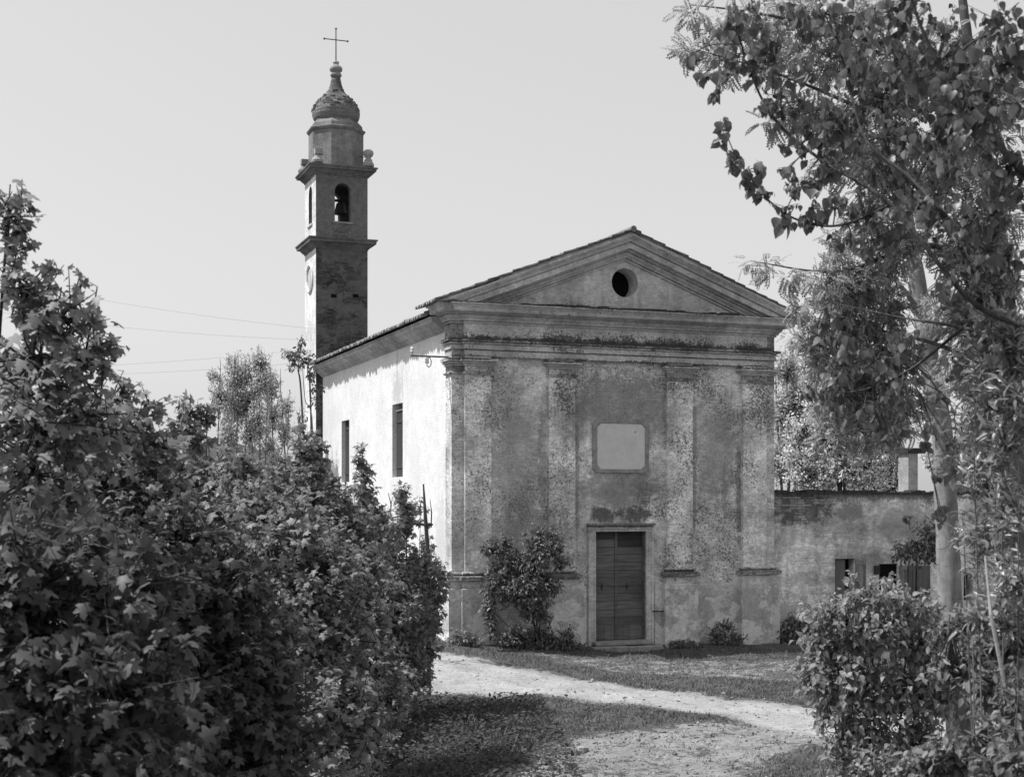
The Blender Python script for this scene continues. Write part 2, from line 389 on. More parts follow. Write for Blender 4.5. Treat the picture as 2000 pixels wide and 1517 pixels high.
# dado between the pilasters
for x0, x1 in ((1.09, 2.47), (3.37, 3.62), (5.56, 5.78), (6.72, 8.03)):
    mb = MB(); mb.box(x0, x1, -.03, -.001, -.9, 1.43); mb.build('dado', M['plinth'], fw, bevel=.008)
# pilasters
CAP = [(0, 6.755), (.05, 6.76), (.065, 6.785), (.05, 6.81), (.0, 6.825), (0, 6.965), (.045, 6.97), (.045, 6.995), (.02, 7.0), (.02, 7.012), (.075, 7.02), (.10, 7.05), (.065, 7.055), (.065, 7.068), (.14, 7.075), (.145, 7.13), (.13, 7.15), (0, 7.17), (-.1, 7.17), (-.1, 6.76)]
BAS = [(0, 1.86), (.05, 1.855), (.065, 1.83), (.065, 1.79), (.03, 1.785), (.03, 1.765), (.11, 1.755), (.14, 1.73), (.148, 1.69), (.138, 1.655), (.10, 1.63), (.05, 1.625), (.05, 1.61), (.07, 1.61), (.07, 1.45), (.04, 1.43), (-.1, 1.43), (-.1, 1.86)]
PLI = [(.105, 1.43), (.09, 1.445), (-.1, 1.445), (-.1, -.9), (.11, -.9)]
pil = [(.307, 1.0, 'l'), (2.56, 3.28, ''), (5.88, 6.63, ''), (8.13, 8.843, 'r')]
for x0, x1, kind in pil:
    pr = PR if kind else PR - .02
    if kind == 'l': path = [(x1, 0), (x1, -pr), (x0, -pr), (x0, 0), (0, 0), (0, .5)]
    elif kind == 'r': path = [(W, .5), (W, 0), (x1, 0), (x1, -pr), (x0, -pr), (x0, 0)]
    else: path = [(x1, 0), (x1, -pr), (x0, -pr), (x0, 0)]
    path = path[::-1]
    # outward must be left of travel: travel +x along the front has left = +y, so reverse offsets
    path = path[::-1]
    mb = MB(); mb.box(x0, x1, -pr, .05, 1.43, 7.24)
    p = mb.build('pilaster', M['pilaster'], church, bevel=.006)
    mb = MB(); mb.sweep(path, CAP); mb.build('capital', M['mould'], p)
    mb = MB(); mb.sweep(path, BAS); mb.build('base_moulding', M['mould'], p)
    mb = MB(); mb.sweep(path, PLI); mb.build('plinth', M['plinth'], p)
# entablature
EPATH = [(W, .56), (W, 0), (8.848, 0), (8.848, -PR), (.302, -PR), (.302, 0), (0, 0), (0, .56)]
ARCH = [(.003, 7.20), (.003, 7.355), (-.03, 7.355), (-.03, 7.375), (.04, 7.375), (.04, 7.49), (.01, 7.49), (.01, 7.51), (.07, 7.51), (.075, 7.54), (.045, 7.545), (.045, 7.56), (.125, 7.575), (.13, 7.58), (.13, 7.63), (.0, 7.66), (-.12, 7.66), (-.12, 7.20)]
mb = MB(); mb.sweep(EPATH, ARCH); mb.build('architrave', M['mould'], church)
FRZ = [(.0, 7.66), (.0, 8.02), (-.12, 8.02), (-.12, 7.66)]
mb = MB(); mb.sweep(EPATH, FRZ); mb.build('frieze', plaster('frieze_plaster', .52, .05, 1.0, [(7.66, .30, .26)], peel=0, brickamt=0, thr=.58, ledges=[(7.64, .10, .0, .9)]), church)
COR = [(.0, 8.02), (.045, 8.022), (.045, 8.06), (.015, 8.06), (.015, 8.075), (.085, 8.075), (.09, 8.115), (.13, 8.15), (.16, 8.18), (.165, 8.21), (.13, 8.21), (.13, 8.225), (.20, 8.225), (.205, 8.255), (.38, 8.265), (.40, 8.285), (.41, 8.37), (.43, 8.375), (.445, 8.42), (.50, 8.435), (.50, 8.465), (.0, 8.50), (-.12, 8.50), (-.12, 8.02)]
mb = MB(); mb.sweep(EPATH, COR); mb.build('cornice', M['mould'], church)
# tympanum with oculus
SL = (10.43 - 8.47) / (APX + .5)                     # rake slope
def ztop(x): return 10.43 - SL * abs(x - APX)
mb = MB()
OC = circ(4.66, 9.245, .375)
mb.plate([(.1, 8.3), (W - .1, 8.3), (W - .1, ztop(W - .1) - .25), (APX, 10.2), (.1, ztop(.1) - .25)], [OC], FR, -PR + .01, .45)
ty = mb.build('tympanum', M['tymp'], church)
mb = MB(); mb.plate(circ(4.66, 9.245, .43), [], FR, .46, .5); mb.build('oculus', M['black'], church)
# raking cornices: profile (d, h below the rake top)
RK = [(-.1, -.62), (.0, -.62), (.045, -.615), (.045, -.57), (.0, -.57), (.0, -.55), (.085, -.55), (.09, -.515), (.13, -.48), (.16, -.45), (.165, -.42), (.12, -.42), (.12, -.40), (.20, -.40), (.205, -.365), (.36, -.35), (.36, -.21), (.36, -.21), (.33, -.21), (.33, -.19), (.40, -.185), (.40, -.17), (.43, -.12), (.475, -.08), (.475, -.055), (.50, -.05), (.50, .0), (-.1, 0)]
mb = MB()
for sg in (-1, 1):
    vs = []; k = len(RK)
    for (d, h) in RK:
        xe = (8.47 - h - 10.43) / SL * 1.0      # negative: offset from apex along slope
        xe = APX + sg * (-xe)
        lim = -.5 if sg < 0 else W + .5
        xe = max(xe, lim) if sg < 0 else min(xe, lim)
        vs.append((xe, -PR - d, ztop(xe) + h))
    for (d, h) in RK: vs.append((APX, -PR - d, 10.43 + h))
    fs = [(a, (a + 1) % k, k + (a + 1) % k, k + a) for a in range(k)]
    mb.add(vs, fs)
mb.build('raking_cornice', M['mould'], church)
# end blocks of the pediment
mb = MB()
mb.add([(-.5, -PR - .5, 8.47), (-.5, .5, 8.47), (.2, .5, 8.47), (.2, -PR - .0, 8.47), (-.5, -PR - .5, 8.5), (-.5, .5, 8.5), (.2, .5, ztop(.2)), (.2, -PR, ztop(.2))], [(0, 1, 2, 3), (4, 7, 6, 5), (0, 4, 5, 1), (1, 5, 6, 2), (2, 6, 7, 3), (3, 7, 4, 0)])
mb.build('pediment_end', M['mould'], church)
# small tile course lying on the horizontal cornice inside the pediment
mb = MB(); x = 1.7
rnd = random.Random(3)
while x < 7.6:
    l = rnd.uniform(.12, .3); mb.box(x, x + l - .012, -PR - .46 + rnd.uniform(0, .08), -PR - .02, 8.462, 8.50 + rnd.uniform(0.01, .05)); x += l
mb.build('cornice_tiles', simple('cornice_tile_edge', .05, .4, 12), church)

def tile_sheet(name, parent, y0, y1, xe, xa, ze, za, seed, amp=.042, pitch=.19, seg=.36):
    """barrel-tile sheet from eave (xe,ze) to ridge (xa,za), running along y"""
    rng = np.random.default_rng(seed)
    ncol = max(1, int(round((y1 - y0) / pitch))); q = 10
    ny = ncol * q + 1; ys = np.linspace(y0, y1, ny)
    ln = math.hypot(xa - xe, za - ze); nr = int(ln / seg) + 1
    cosv = np.cos((np.arange(ny) / q) * 2 * np.pi)
    wave = np.where(cosv > 0, cosv, cosv * .75) * amp
    ci = np.minimum((np.arange(ny) + q // 2) // q, ncol)
    rows = []
    for r in range(nr):
        jit = rng.normal(0, .008, ncol + 1)[ci]; sl_ = rng.normal(0, .022, ncol + 1)[ci]
        for e in (0, 1):
            t = min(1.0, (r + e) * seg / ln)
            tt = np.clip(t + (sl_ / ln if (e == 0) else 0 * sl_), -.02, 1)
            X = xe + (xa - xe) * tt; Z = ze + (za - ze) * tt + wave + jit + (.030 if e == 0 else 0)
            rows.append(np.stack([X, ys, Z], 1))
    T = np.stack(rows); n = T.shape[0]
    B = T.copy(); B[:, :, 2] -= .022
    V = np.concatenate([T.reshape(-1, 3), B.reshape(-1, 3)])
    i, j = np.meshgrid(np.arange(n - 1), np.arange(ny - 1), indexing='ij'); a = (i * ny + j).ravel()
    top = np.stack([a, a + ny, a + ny + 1, a + 1], 1); o = n * ny
    bot = top[:, ::-1] + o
    j = np.arange(ny - 1); e1 = np.stack([j, j + 1, o + j + 1, o + j], 1)
    i = np.arange(n - 1) * ny; e2 = np.stack([i, i + ny, o + i + ny, o + i], 1); e3 = e2 + ny - 1
    return V, [np.concatenate([top, bot, e1, e2, e3])]
def join_np(parts):
    Vs = []; Fs = []; b = 0
    for V, F_ in parts:
        Vs.append(V); Fs += [f + b for f in F_]; b += len(V)
    return np.concatenate(Vs), Fs
# roof over the front
V, Fc = join_np([tile_sheet('', None, -PR - .54, 1.05, -.64, APX, 8.455, 10.505, 1, .036), tile_sheet('', None, -PR - .54, 1.05, W + .74, APX, 8.41, 10.505, 2, .036)])
rf = link_mesh('front_roof', np_mesh('front_roof', V, Fc), M['tile'], church)
mb = MB()
mb.tube([(APX, -PR - .58, 10.535), (APX, 1.05, 10.535)], [.08, .08], 12); mb.build('ridge_tile', M['tile'], rf)
# verge mortar beds under the tiles
for sg in (-1, 1):
    x = -.45; n = 0
    while x < APX - .15:
        l = rnd.uniform(.25, .8)
        if rnd.random() < .8:
            x2 = min(x + l, APX)
            xa_, xb_ = (x, x2) if sg < 0 else (2 * APX - x, 2 * APX - x2)
            za_, zb_ = ztop(xa_), ztop(xb_); dd = PR + .50 - rnd.uniform(.0, .03); h = rnd.uniform(.03, .06)
            vs = [(xa_, -dd, za_ + .002), (xb_, -dd, zb_ + .002), (xb_, -dd, zb_ + h), (xa_, -dd, za_ + h), (xa_, -.0, za_ + .002), (xb_, -.0, zb_ + .002), (xb_, 0, zb_ + h), (xa_, 0, za_ + h)]
            mb = MB(); mb.add(vs, [(0, 1, 2, 3), (4, 7, 6, 5), (0, 4, 5, 1), (3, 2, 6, 7), (0, 3, 7, 4), (1, 5, 6, 2)]); mb.build('verge_mortar', M['mortar'], rf)
        x += l
# nave: walls, cornice, roof
NL = 14.3
WIN = [(4.47, 5.57, 4.28, 6.34), (10.78, 11.85, 4.2, 6.2)]
mb = MB()
SD = lambda u, w_, d: (d, u, w_)
mb.plate([(.5, -.9), (NL, -.9), (NL, 8.1), (.5, 8.1)], [[(a, c), (b, c), (b, d), (a, d)] for a, b, c, d in WIN], SD, 0.004, .45)
mb.box(0.004, W - .004, NL, NL + .4, -.9, 8.1)
mb.plate([(.1, 8.1), (W - .1, 8.1), (APX, 10.1)], [], FR, NL, NL + .4)
mb.box(W - .45, W - .004, .5, NL, -.9, 8.1)
mb.build('nave_wall', M['side'], church)
for a, b, c, d in WIN:
    big = c > 4.25
    mb = MB(); mb.box(.30, .34, a - .05, b + .05, c - .05, d + .05); wn = mb.build('window', M['black'], church)
    mb = MB(); mid = (a + b) / 2
    top = d - (.22 if big else .0)
    mb.box(.13, .17, a + .01, mid - .008, c + .01, top); mb.box(.135, .175, mid + .008, b - .01, c + .01, top)
    for zz in (c + .25, top - .3): mb.box(.115, .135, a + .03, b - .03, zz, zz + .09)
    mb.build('shutter', M['shutter'], wn)
    if big:
        mb = MB(); mb.box(.10, .16, a + .05, b - .05, d - .19, d - .15); mb.box(.10, .16, a + .05, a + .09, d - .15, d - .02); mb.build('frame', M['shutterpale'], wn)
SC = [(.0, 7.86), (.03, 7.865), (.035, 7.90), (.07, 7.905), (.075, 7.935), (.11, 7.95), (.13, 7.98), (.16, 7.985), (.20, 8.03), (.27, 8.08), (.33, 8.10), (.34, 8.11), (.345, 8.19), (.37, 8.20), (.38, 8.23), (.0, 8.27), (-.1, 8.27), (-.1, 7.86)]
mb = MB(); mb.sweep([(W, NL + .4), (W, .57)], SC); mb.sweep([(0, .57), (0, NL + .4)], SC); mb.build('nave_cornice', M['sidecorn'], church)
sln = (10.33 - 8.28) / (APX + .5)
V, Fc = join_np([tile_sheet('', None, .72, NL + .6, -.52, APX, 8.275, 10.33, 3), tile_sheet('', None, .72, NL + .6, W + .5, APX, 8.275, 10.33, 4)])
nr_ = link_mesh('nave_roof', np_mesh('nave_roof', V, Fc), M['tile'], church)
mb = MB(); mb.tube([(APX, 1.06, 10.35), (APX, NL + .6, 10.35)], [.09, .09], 10); mb.build('ridge_tile', M['tile'], nr_)
mb = MB()  # boards closing the nave roof below the tiles
mb.add([(-.36, .6, 8.245), (APX, .6, 10.24), (W + .36, .6, 8.245), (-.36, NL + .5, 8.245), (APX, NL + .5, 10.24), (W + .36, NL + .5, 8.245)], [(0, 1, 4, 3), (1, 2, 5, 4)]); mb.build('roof_boards', M['shutter'], nr_)
# door
mb = MB()
fx0, fx1 = 3.655, 5.52
prof = [(0, 0), (0, -.07), (.07, -.075), (.08, -.055), (.17, -.05), (.18, -.07), (.213, -.072)]
for sg, xi in ((1, DX0), (-1, DX1)):
    xo = xi - sg * .213
    mb.box(min(xi, xo), max(xi, xo), -.06, .25, -.12, DZ1)
    xa_ = xo + sg * .0; mb.box(min(xo, xo + sg * .07), max(xo, xo + sg * .07), -.085, -.06, -.12, DZ1 + .13)
    mb.box(min(xi - sg * .05, xi), max(xi - sg * .05, xi), -.078, -.06, -.12, DZ1)
mb.box(DX0 - .213, DX1 + .213, -.06, .25, DZ1, DZ1 + .15)
mb.box(DX0 - .14, DX1 + .14, -.082, -.06, DZ1 + .06, DZ1 + .13)
mb.box(DX0 - .24, DX1 + .24, -.125, .02, DZ1 + .152, DZ1 + .215)
df = mb.build('door_frame', M['frame'], church, bevel=.012)
mb = MB(); mb.box(DX0 - .1, DX1 + .1, -.30, .3, -.10, .0); mb.box(DX0 - .25, DX0 + .72, -.52, -.30, -.30, -.10); mb.box(DX0 + .74, DX1 + .28, -.49, -.30, -.30, -.115)
mb.build('doorstep', M['step'], church, bevel=.02)
xm = (DX0 + DX1) / 2 - .02
for (x0, x1, yy) in ((DX0, xm, .15), (xm + .006, DX1, .17)):
    mb = MB(); n = 12; zs = [.02, .40] + [.40 + (2.42) * (i + 1) / n for i in range(n)]
    k = 4
    for i in range(k):
        a = x0 + (x1 - x0) * i / k; b = x0 + (x1 - x0) * (i + 1) / k; mb.box(a + .003, b - .003, yy + .012, yy + .05, .02, .395)
    for i in range(1, len(zs) - 1):
        dark = 1 if i >= len(zs) - (2 if x0 < 4.3 else 3) else 0
        mb.box(x0 + .002, x1 - .002, yy + rnd.uniform(0, .008), yy + .05, zs[i] + .004, zs[i + 1] - .004, dark)
    mb.box(x0, x1, yy + .055, yy + .06, 0, 2.82, 1)
    if x0 < 4.3: mb.box(x1 - .07, x1 - .004, yy - .022, yy - .001, .02, 2.79)
    lf = mb.build('door_leaf', [M['wood'], M['woodtop']], church)
    mb = MB(); xx = x0 + .24 if x0 < 4.3 else x0 + .26
    mb.box(xx, xx + .035, yy - .012, yy + .012, 1.30, 1.47); mb.lathe([(.025, 0), (.03, .015), (0.01, .03)], 10); 
    mb.v[-30:] = [(xx + .017 + p[0], yy - .012 - p[2], 1.40 + p[1]) for p in mb.v[-30:]]
    mb.build('lock_plate', M['iron'], lf)
mb = MB(); mb.box(DX0 - .1, DX1 + .1, .30, .33, 0, 2.9); mb.build('door_backing', M['black'], df)
mb = MB(); mb.tube([(5.46, -.09, .74), (5.6, -.13, .735), (5.82, -.13, .73)], [.016, .018, .014], 8); mb.tube([(5.82, -.13, .73), (5.84, -.05, .73)], [.016, .016], 8); mb.build('iron_bolt', M['iron'], church)
# plaque
def octa(x0, x1, z0, z1, c): return [(x0 + c, z0), (x1 - c, z0), (x1, z0 + c), (x1, z1 - c), (x1 - c, z1), (x0 + c, z1), (x0, z1 - c), (x0, z0 + c)]
mb = MB(); mb.plate(octa(3.79, 5.385, 4.33, 5.72, .12), [octa(3.918, 5.275, 4.428, 5.612, .105)], FR, -.045, .0); pb = mb.build('plaque_border', M['border'], church, bevel=.008)
mb = MB(); mb.plate(octa(3.922, 5.271, 4.432, 5.608, .105), [circ(5.0, 5.40, .022, 10)], FR, -.03, .02); mb.build('plaque', M['panel'], pb)

# service bracket with insulators on the church corner
br = empty('insulator_bracket', loc2w(-.0, .28, 7.12), TH, 'thin iron wire bracket with white insulators jutting from the church corner below the eaves', 'bracket')
mb = MB(); mb.box(-.98, .05, -.025, .025, .06, .10); mb.build('arm', simple('bracket_iron', .16, .2, 12, .6), br)
def insul(x, z, up):
    b = MB(); b.lathe([(.012, 0), (.014, .05), (.05, .06), (.055, .10), (.035, .12), (.05, .14), (.045, .18), (.02, .20)], 12)
    b.v = [(x + p[0], p[1], z + (p[2] if up else p[2])) for p in b.v]; return b
insul(-.93, .10, True).build('insulator', M['porc'], br, smooth=True)
mb = MB(); mb.tube([(-.52, 0, .06), (-.47, 0, .04), (-.44, 0, -.04), (-.45, 0, -.14), (-.50, 0, -.19), (-.55, 0, -.15)], [.012] * 6, 8); mb.build('hook', M['iron'], br)
insul(-.55, -.15, True).build('insulator', M['porc'], br, smooth=True)

# ------------------------------------------------------------------ bell tower
T0 = 14.75
def fac(u, v, t):
    k = (u - CX) / F; ox = P0.x + t * B2.x; oy = P0.y + t * B2.y
    s = (k * oy - ox) / (A2.x - k * A2.y); d = oy + s * A2.y; return s, H + (HY - v) / F * d
s0, _ = fac(617, 700, T0); s1, _ = fac(718, 700, T0); TW = s1 - s0
kk = (P0.y + T0 * B2.y) / (P0.y + 16.8 * B2.y)
Z = lambda z: H + (z - H) * kk
tower = empty('bell_tower', loc2w(s0, T0, 0), TH, 'tall square brick bell tower with open belfry and onion dome behind the church', 'bell tower')
def sq(e=0.0): return [(TW + e, TW + e), (TW + e, -e), (-e, -e), (-e, TW + e)]
mb = MB(); zt = Z(12.72)
mb.box(0, TW, 0, TW, -.9, zt)
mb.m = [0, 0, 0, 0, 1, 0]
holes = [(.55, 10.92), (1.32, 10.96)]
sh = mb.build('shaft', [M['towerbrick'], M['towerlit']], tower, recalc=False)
for hx, hz in ((.53, Z(10.93)), (1.31, Z(10.97))):
    mb = MB(); mb.box(hx, hx + .2, -.006, .05, hz, hz + .13); mb.build('putlog_hole', M['black'], sh)
TC = lambda z0, z1, p: [(.0, z0), (.02, z0), (.03, z0 + .05), (.06, z0 + .06), (.09, z0 + .1), (p * .45, z0 + .15), (p * .5, z0 + .18), (p * .85, z0 + .20), (p * .87, z1 - .10), (p, z1 - .07), (p, z1 - .03), (0, z1 + .02), (-.2, z1 + .02), (-.2, z0)]
mb = MB(); mb.sweep(sq(), TC(Z(12.70), Z(13.10), .30), closed=True); mb.build('cornice', M['towercorn'], tower)
# belfry
b0, b1 = Z(13.05), Z(15.40); aw = .585 * kk; az0 = Z(13.70); az1 = Z(15.10)
def arch(cx, w_, z0, z1):
    r = w_ / 2; pts = [(cx - r, z0), (cx + r, z0)]
    for i in range(13): a = math.pi * i / 12; pts.append((cx + r * math.cos(a), z1 - r + r * math.sin(a)))
    return pts
th = .28
mb = MB(); e = .0
outer = [(0, b0), (TW, b0), (TW, b1), (0, b1)]
outi = [(th, b0), (TW - th, b0), (TW - th, b1), (th, b1)]
mb.plate(outer, [arch(TW / 2 + .03, aw, az0, az1)], lambda u, z, d: (u, d, z), 0, th, 0)
mb.plate(outer, [arch(TW / 2, aw, az0, az1)], lambda u, z, d: (u, d, z), TW - th, TW, 0)
mb.plate(outi, [arch(TW / 2, aw, az0, az1)], lambda u, z, d: (d, u, z), 0.006, th, 0)  # sunny side's arch reveals take the dark render, painting in their shade
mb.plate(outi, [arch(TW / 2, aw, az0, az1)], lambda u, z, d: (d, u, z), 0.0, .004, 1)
mb.plate(outi, [arch(TW / 2, aw, az0, az1)], lambda u, z, d: (d, u, z), TW - th, TW - .002, 0)
# pale left edge of the front and back plates
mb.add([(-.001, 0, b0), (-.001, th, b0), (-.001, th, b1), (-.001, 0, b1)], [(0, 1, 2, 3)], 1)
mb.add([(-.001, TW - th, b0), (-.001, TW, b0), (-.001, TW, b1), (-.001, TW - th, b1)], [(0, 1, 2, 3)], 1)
mb.box(th, TW - th, th, TW - th, b0, b0 + .1, 0); mb.box(th, TW - th, th, TW - th, b1 - .1, b1 - .02, 0)
be = mb.build('belfry', [M['belfry'], M['towerlit']], tower, recalc=False)
mb = MB(); c = TW / 2 + .03
mb.box(c - aw / 2 - .08, c + aw / 2 + .08, -.05, .0, az0 - .07, az0 - .005); mb.build('sill', M['urn'], be)
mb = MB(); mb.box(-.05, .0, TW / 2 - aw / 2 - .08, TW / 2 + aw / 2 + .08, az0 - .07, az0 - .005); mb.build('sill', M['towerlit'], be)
mb = MB(); mb.box(c - aw / 2 - .02, c + aw / 2 + .02, -.012, 0, b0 + .06, az0 - .075); mb.build('brick_panel', brickmat('apron_brick', .17, .5, .09), be)
mb = MB()
mb.lathe([(.26, az0 + .45), (.24, az0 + .47), (.20, az0 + .58), (.17, az0 + .72), (.14, az0 + .82), (.05, az0 + .88)], 20, (TW / 2 + .16, TW / 2)); mb.tube([(.1, TW / 2, az0 + .92), (TW - .1, TW / 2, az0 + .92)], [.05, .05], 8)
mb.build('bell', M['iron'], be)
mb = MB(); mb.sweep(sq(), TC(Z(15.35), Z(15.72), .30), closed=True); mb.box(.0, TW, .0, TW, Z(15.36), Z(15.72), 0); mb.build('cornice', M['towercorn'], tower)
# drum, dome
C = (TW / 2, TW / 2); R8 = TW / 2 / math.cos(math.pi / 8) * .985; r8 = math.pi / 8
mb = MB(); mb.lathe([(R8, Z(15.72)), (R8, Z(17.06))], 8, C, r8)
dr = mb.build('drum', M['drum'], tower)
mb = MB(); mb.lathe([(R8, Z(17.06)), (R8 + .03, Z(17.08)), (R8 + .07, Z(17.14)), (R8 + .08, Z(17.18)), (R8 + .0, Z(17.21)), (R8 - .02, Z(17.22)), (R8 - .05, Z(17.36)), (R8 - .20, Z(17.52)), (R8 - .30, Z(17.54))], 8, C, r8); mb.build('drum_cornice', M['drum'], dr)
k2 = kk
def dome_prof():
    pts = [(.70, 17.46), (.78, 17.52), (.87, 17.62), (.915, 17.74), (.925, 17.86), (.90, 17.98), (.83, 18.12), (.72, 18.26), (.60, 18.38), (.47, 18.50), (.36, 18.62), (.28, 18.76), (.225, 18.92), (.19, 19.08), (.165, 19.20)]
    return [(r * k2 * .955, Z(z)) for r, z in pts]
dm = NM('dome_brick_mat'); zz = dm.sep()
rows = dm.noise(1.0, 6, .72, dm.mapping((2.2, 2.2, 14)))
up = dm.lin(zz[2], Z(17.5), Z(18.2), -.16, .10)
tt = dm.step(dm.math('ADD', rows, up), .46, .60)
vv = dm.mix(tt, dm.lin(dm.noise(3, 5, .6), .3, .7, .19, .28), dm.lin(dm.noise(12, 5, .7, dm.mapping((1, 1, 3))), .35, .65, .04, .20))
dm.bsdf(vv, .95, .15, rows, 1.0, .12)
mb = MB(); pr_ = dome_prof(); mb.lathe(pr_, 40, C)
rngd = random.Random(5)
# courses of loose brick on the upper dome
def ring_r(z):
    for (ra, za), (rb, zb) in zip(pr_, pr_[1:]):
        if za <= z <= zb: return ra + (rb - ra) * (z - za) / (zb - za)
    return .2
z = Z(17.9)
while z < Z(18.75):
    r = ring_r(z); n = max(8, int(2 * math.pi * r / .2)); o = rngd.random()
    for i in range(n):
        if rngd.random() < .5: continue
        a = 2 * math.pi * (i + o) / n; dr_ = rngd.uniform(-.01, .035); wdt = math.pi / n * rngd.uniform(.7, 1.0); h = rngd.uniform(.03, .06)
        vs = []
        for zz_ in (z, z + h):
            rr_ = max(r, ring_r(z)) + dr_
            for (rr, aa) in ((rr_ - .15, a - wdt), (rr_ - .15, a + wdt), (rr_, a + wdt), (rr_, a - wdt)): vs.append((C[0] + rr * math.cos(aa), C[1] + rr * math.sin(aa), zz_))
        mb.add(vs, [(0, 1, 2, 3), (7, 6, 5, 4), (0, 4, 5, 1), (1, 5, 6, 2), (2, 6, 7, 3), (3, 7, 4, 0)])
    z += .068
do = mb.build('onion_dome', dm.m, tower)
mb = MB(); mb.lathe([(r * kk, Z(z)) for r, z in [(.15, 19.19), (.19, 19.22), (.215, 19.27), (.20, 19.32), (.15, 19.36), (.16, 19.38), (.225, 19.43), (.24, 19.50), (.22, 19.57), (.15, 19.62), (.10, 19.65), (.10, 19.70), (.12, 19.73), (.11, 19.77), (.03, 19.80)]], 24, C); mb.build('knob', M['urn'], do, smooth=True)
mb = MB(); zc = Z(20.58)
mb.tube([(C[0], C[1], Z(19.76)), (C[0], C[1], Z(20.97))], [.022, .018], 8)
mb.tube([(C[0] - .42, C[1], zc), (C[0] + .42, C[1], zc)], [.018, .018], 8)
for p in ((C[0] - .42, C[1], zc), (C[0] + .42, C[1], zc), (C[0], C[1], Z(20.99))): 
    mb2 = [(p[0] + d[0] * .05, p[1] + d[1] * .035, p[2] + d[2] * .05) for d in ((1, 0, 0), (0, 1, 0), (-1, 0, 0), (0, -1, 0), (0, 0, 1), (0, 0, -1))]
    mb.add(mb2, [(0, 1, 4), (1, 2, 4), (2, 3, 4), (3, 0, 4), (1, 0, 5), (2, 1, 5), (3, 2, 5), (0, 3, 5)])
mb.build('cross', M['iron'], do)
def urn(name, x, y, broken=False):
    z0 = Z(15.73); pf = [(.12, 0), (.19, .02), (.20, .10), (.15, .20), (.12, .22), (.14, .26), (.10, .30), (.08, .34), (.14, .40), (.18, .48), (.17, .56), (.10, .62), (.02, .64)]
    if broken: pf = [(.12, 0), (.19, .02), (.20, .10), (.15, .18), (.10, .24), (.08, .30)]
    b = MB(); b.lathe([(r * 1.05, z0 + z) for r, z in pf], 14, (x, y))
    if broken: b.box(x - .10, x + .19, y - .12, y + .12, z0 + .31, z0 + .5)
    b.build('urn', M['urn'], tower, bevel=.0, smooth=not broken)
q = .02
urn('u', TW + .02, -.02); urn('u', .04, -.05, True); urn('u', -.08, TW * .9, True); urn('u', TW + .02, TW)
mb = MB()
mb.tube([(TW + .0, .1, Z(16.12)), (TW - .35, .0, Z(16.13))], [.012, .01], 6); mb.build('iron_tie', M['iron'], tower)
# round moulded frame on the sunny side
zc = Z(11.72); yc = TW * .5
mb = MB(); ring = []
n = 40
for i in range(n):
    a = 2 * math.pi * i / n
    for (dr_, dx) in ((-.06, 0.0), (-.05, -.05), (.0, -.075), (.05, -.05), (.06, 0.0)):
        r = .47 + dr_; ring.append((dx, yc + r * math.cos(a), zc + r * math.sin(a)))
fs = [(i * 5 + k, ((i + 1) % n) * 5 + k, ((i + 1) % n) * 5 + k + 1, i * 5 + k + 1) for i in range(n) for k in range(4)]
mb.add(ring, fs); rfm = mb.build('round_frame', M['towerlit'], tower)
mb = MB(); mb.plate([(yc + .4 * math.cos(2 * math.pi * i / 32), zc + .4 * math.sin(2 * math.pi * i / 32)) for i in range(32)], [], SD, -.012, .0); mb.build('medallion', plaster('medallion', .42, .15, 1, [], thr=.52, brickamt=0), rfm)

# ------------------------------------------------------------------ ground
def gz(x, y):
    x = np.asarray(x, float); y = np.asarray(y, float)
    k = np.clip((y - 26) / 7, 0, 1); k = k * k * (3 - 2 * k)
    g = (-.15 + .088 * np.clip(2.4 - x, 0, 5.0)) * k
    g = g + .03 * np.sin(x * 1.3 + y * .7) + .02 * np.sin(x * 2.9 - y * 1.7) + .012 * np.sin(x * 6.1 + y * 4.3)
    # the church stands on a low berm of rubble
    return g - .06
def poly_world(pts): return np.array([on_ground(u, v) for u, v in pts])
def inside(px, py, poly):
    r = np.zeros(px.shape, bool); n = len(poly); j = n - 1
    for i in range(n):
        xi, yi = poly[i]; xj, yj = poly[j]
        c = ((yi > py) != (yj > py)) & (px < (xj - xi) * (py - yi) / (yj - yi + 1e-12) + xi); r ^= c; j = i
    return r
PATH = poly_world([(600, 1268), (760, 1275), (830, 1280), (920, 1290), (1060, 1307), (1200, 1326), (1330, 1341), (1450, 1356), (1580, 1372), (1700, 1385), (1900, 1400), (2100, 1410), (2100, 1470), (1800, 1462), (1640, 1448), (1560, 1438), (1500, 1420), (1420, 1398), (1340, 1384), (1240, 1378), (1120, 1360), (1020, 1352), (930, 1350), (830, 1350), (700, 1330), (600, 1322)])
FORE = poly_world([(930, 1540), (960, 1500), (1020, 1468), (1000, 1452), (1080, 1436), (1180, 1418), (1290, 1410), (1400, 1406), (1500, 1420), (1600, 1440), (1610, 1446), (1560, 1462), (1500, 1480), (1490, 1500), (1480, 1540), (1470, 1640), (1470, 1760), (900, 1760), (880, 1640)])
YARD = poly_world([(1010, 1268), (1150, 1271), (1300, 1272), (1560, 1272), (1700, 1275), (1700, 1340), (1560, 1326), (1420, 1318), (1300, 1306), (1180, 1296), (1080, 1284)])
def dirt_at(x, y):
    v = np.zeros(x.shape); v[inside(x, y, YARD)] = .46; v[inside(x, y, PATH)] = 1.0; v[inside(x, y, FORE)] = .66
    return v
xs = np.concatenate([[-500, -250, -120, -70, -45, -30, -20, -14, -11, -9.5], np.arange(-8, 14.01, .11), [16, 19, 24, 32, 45, 70, 120, 250, 500]])
ys = np.concatenate([[-60, -30, -15, -6, 0, 4, 7, 9, 10.5], np.arange(12, 37.6, .11), [39, 41, 44, 48, 54, 62, 75, 95, 130, 200, 350, 700]])
GX, GY = np.meshgrid(xs, ys, indexing='ij'); nx, ny = GX.shape
GZ = gz(GX, GY)
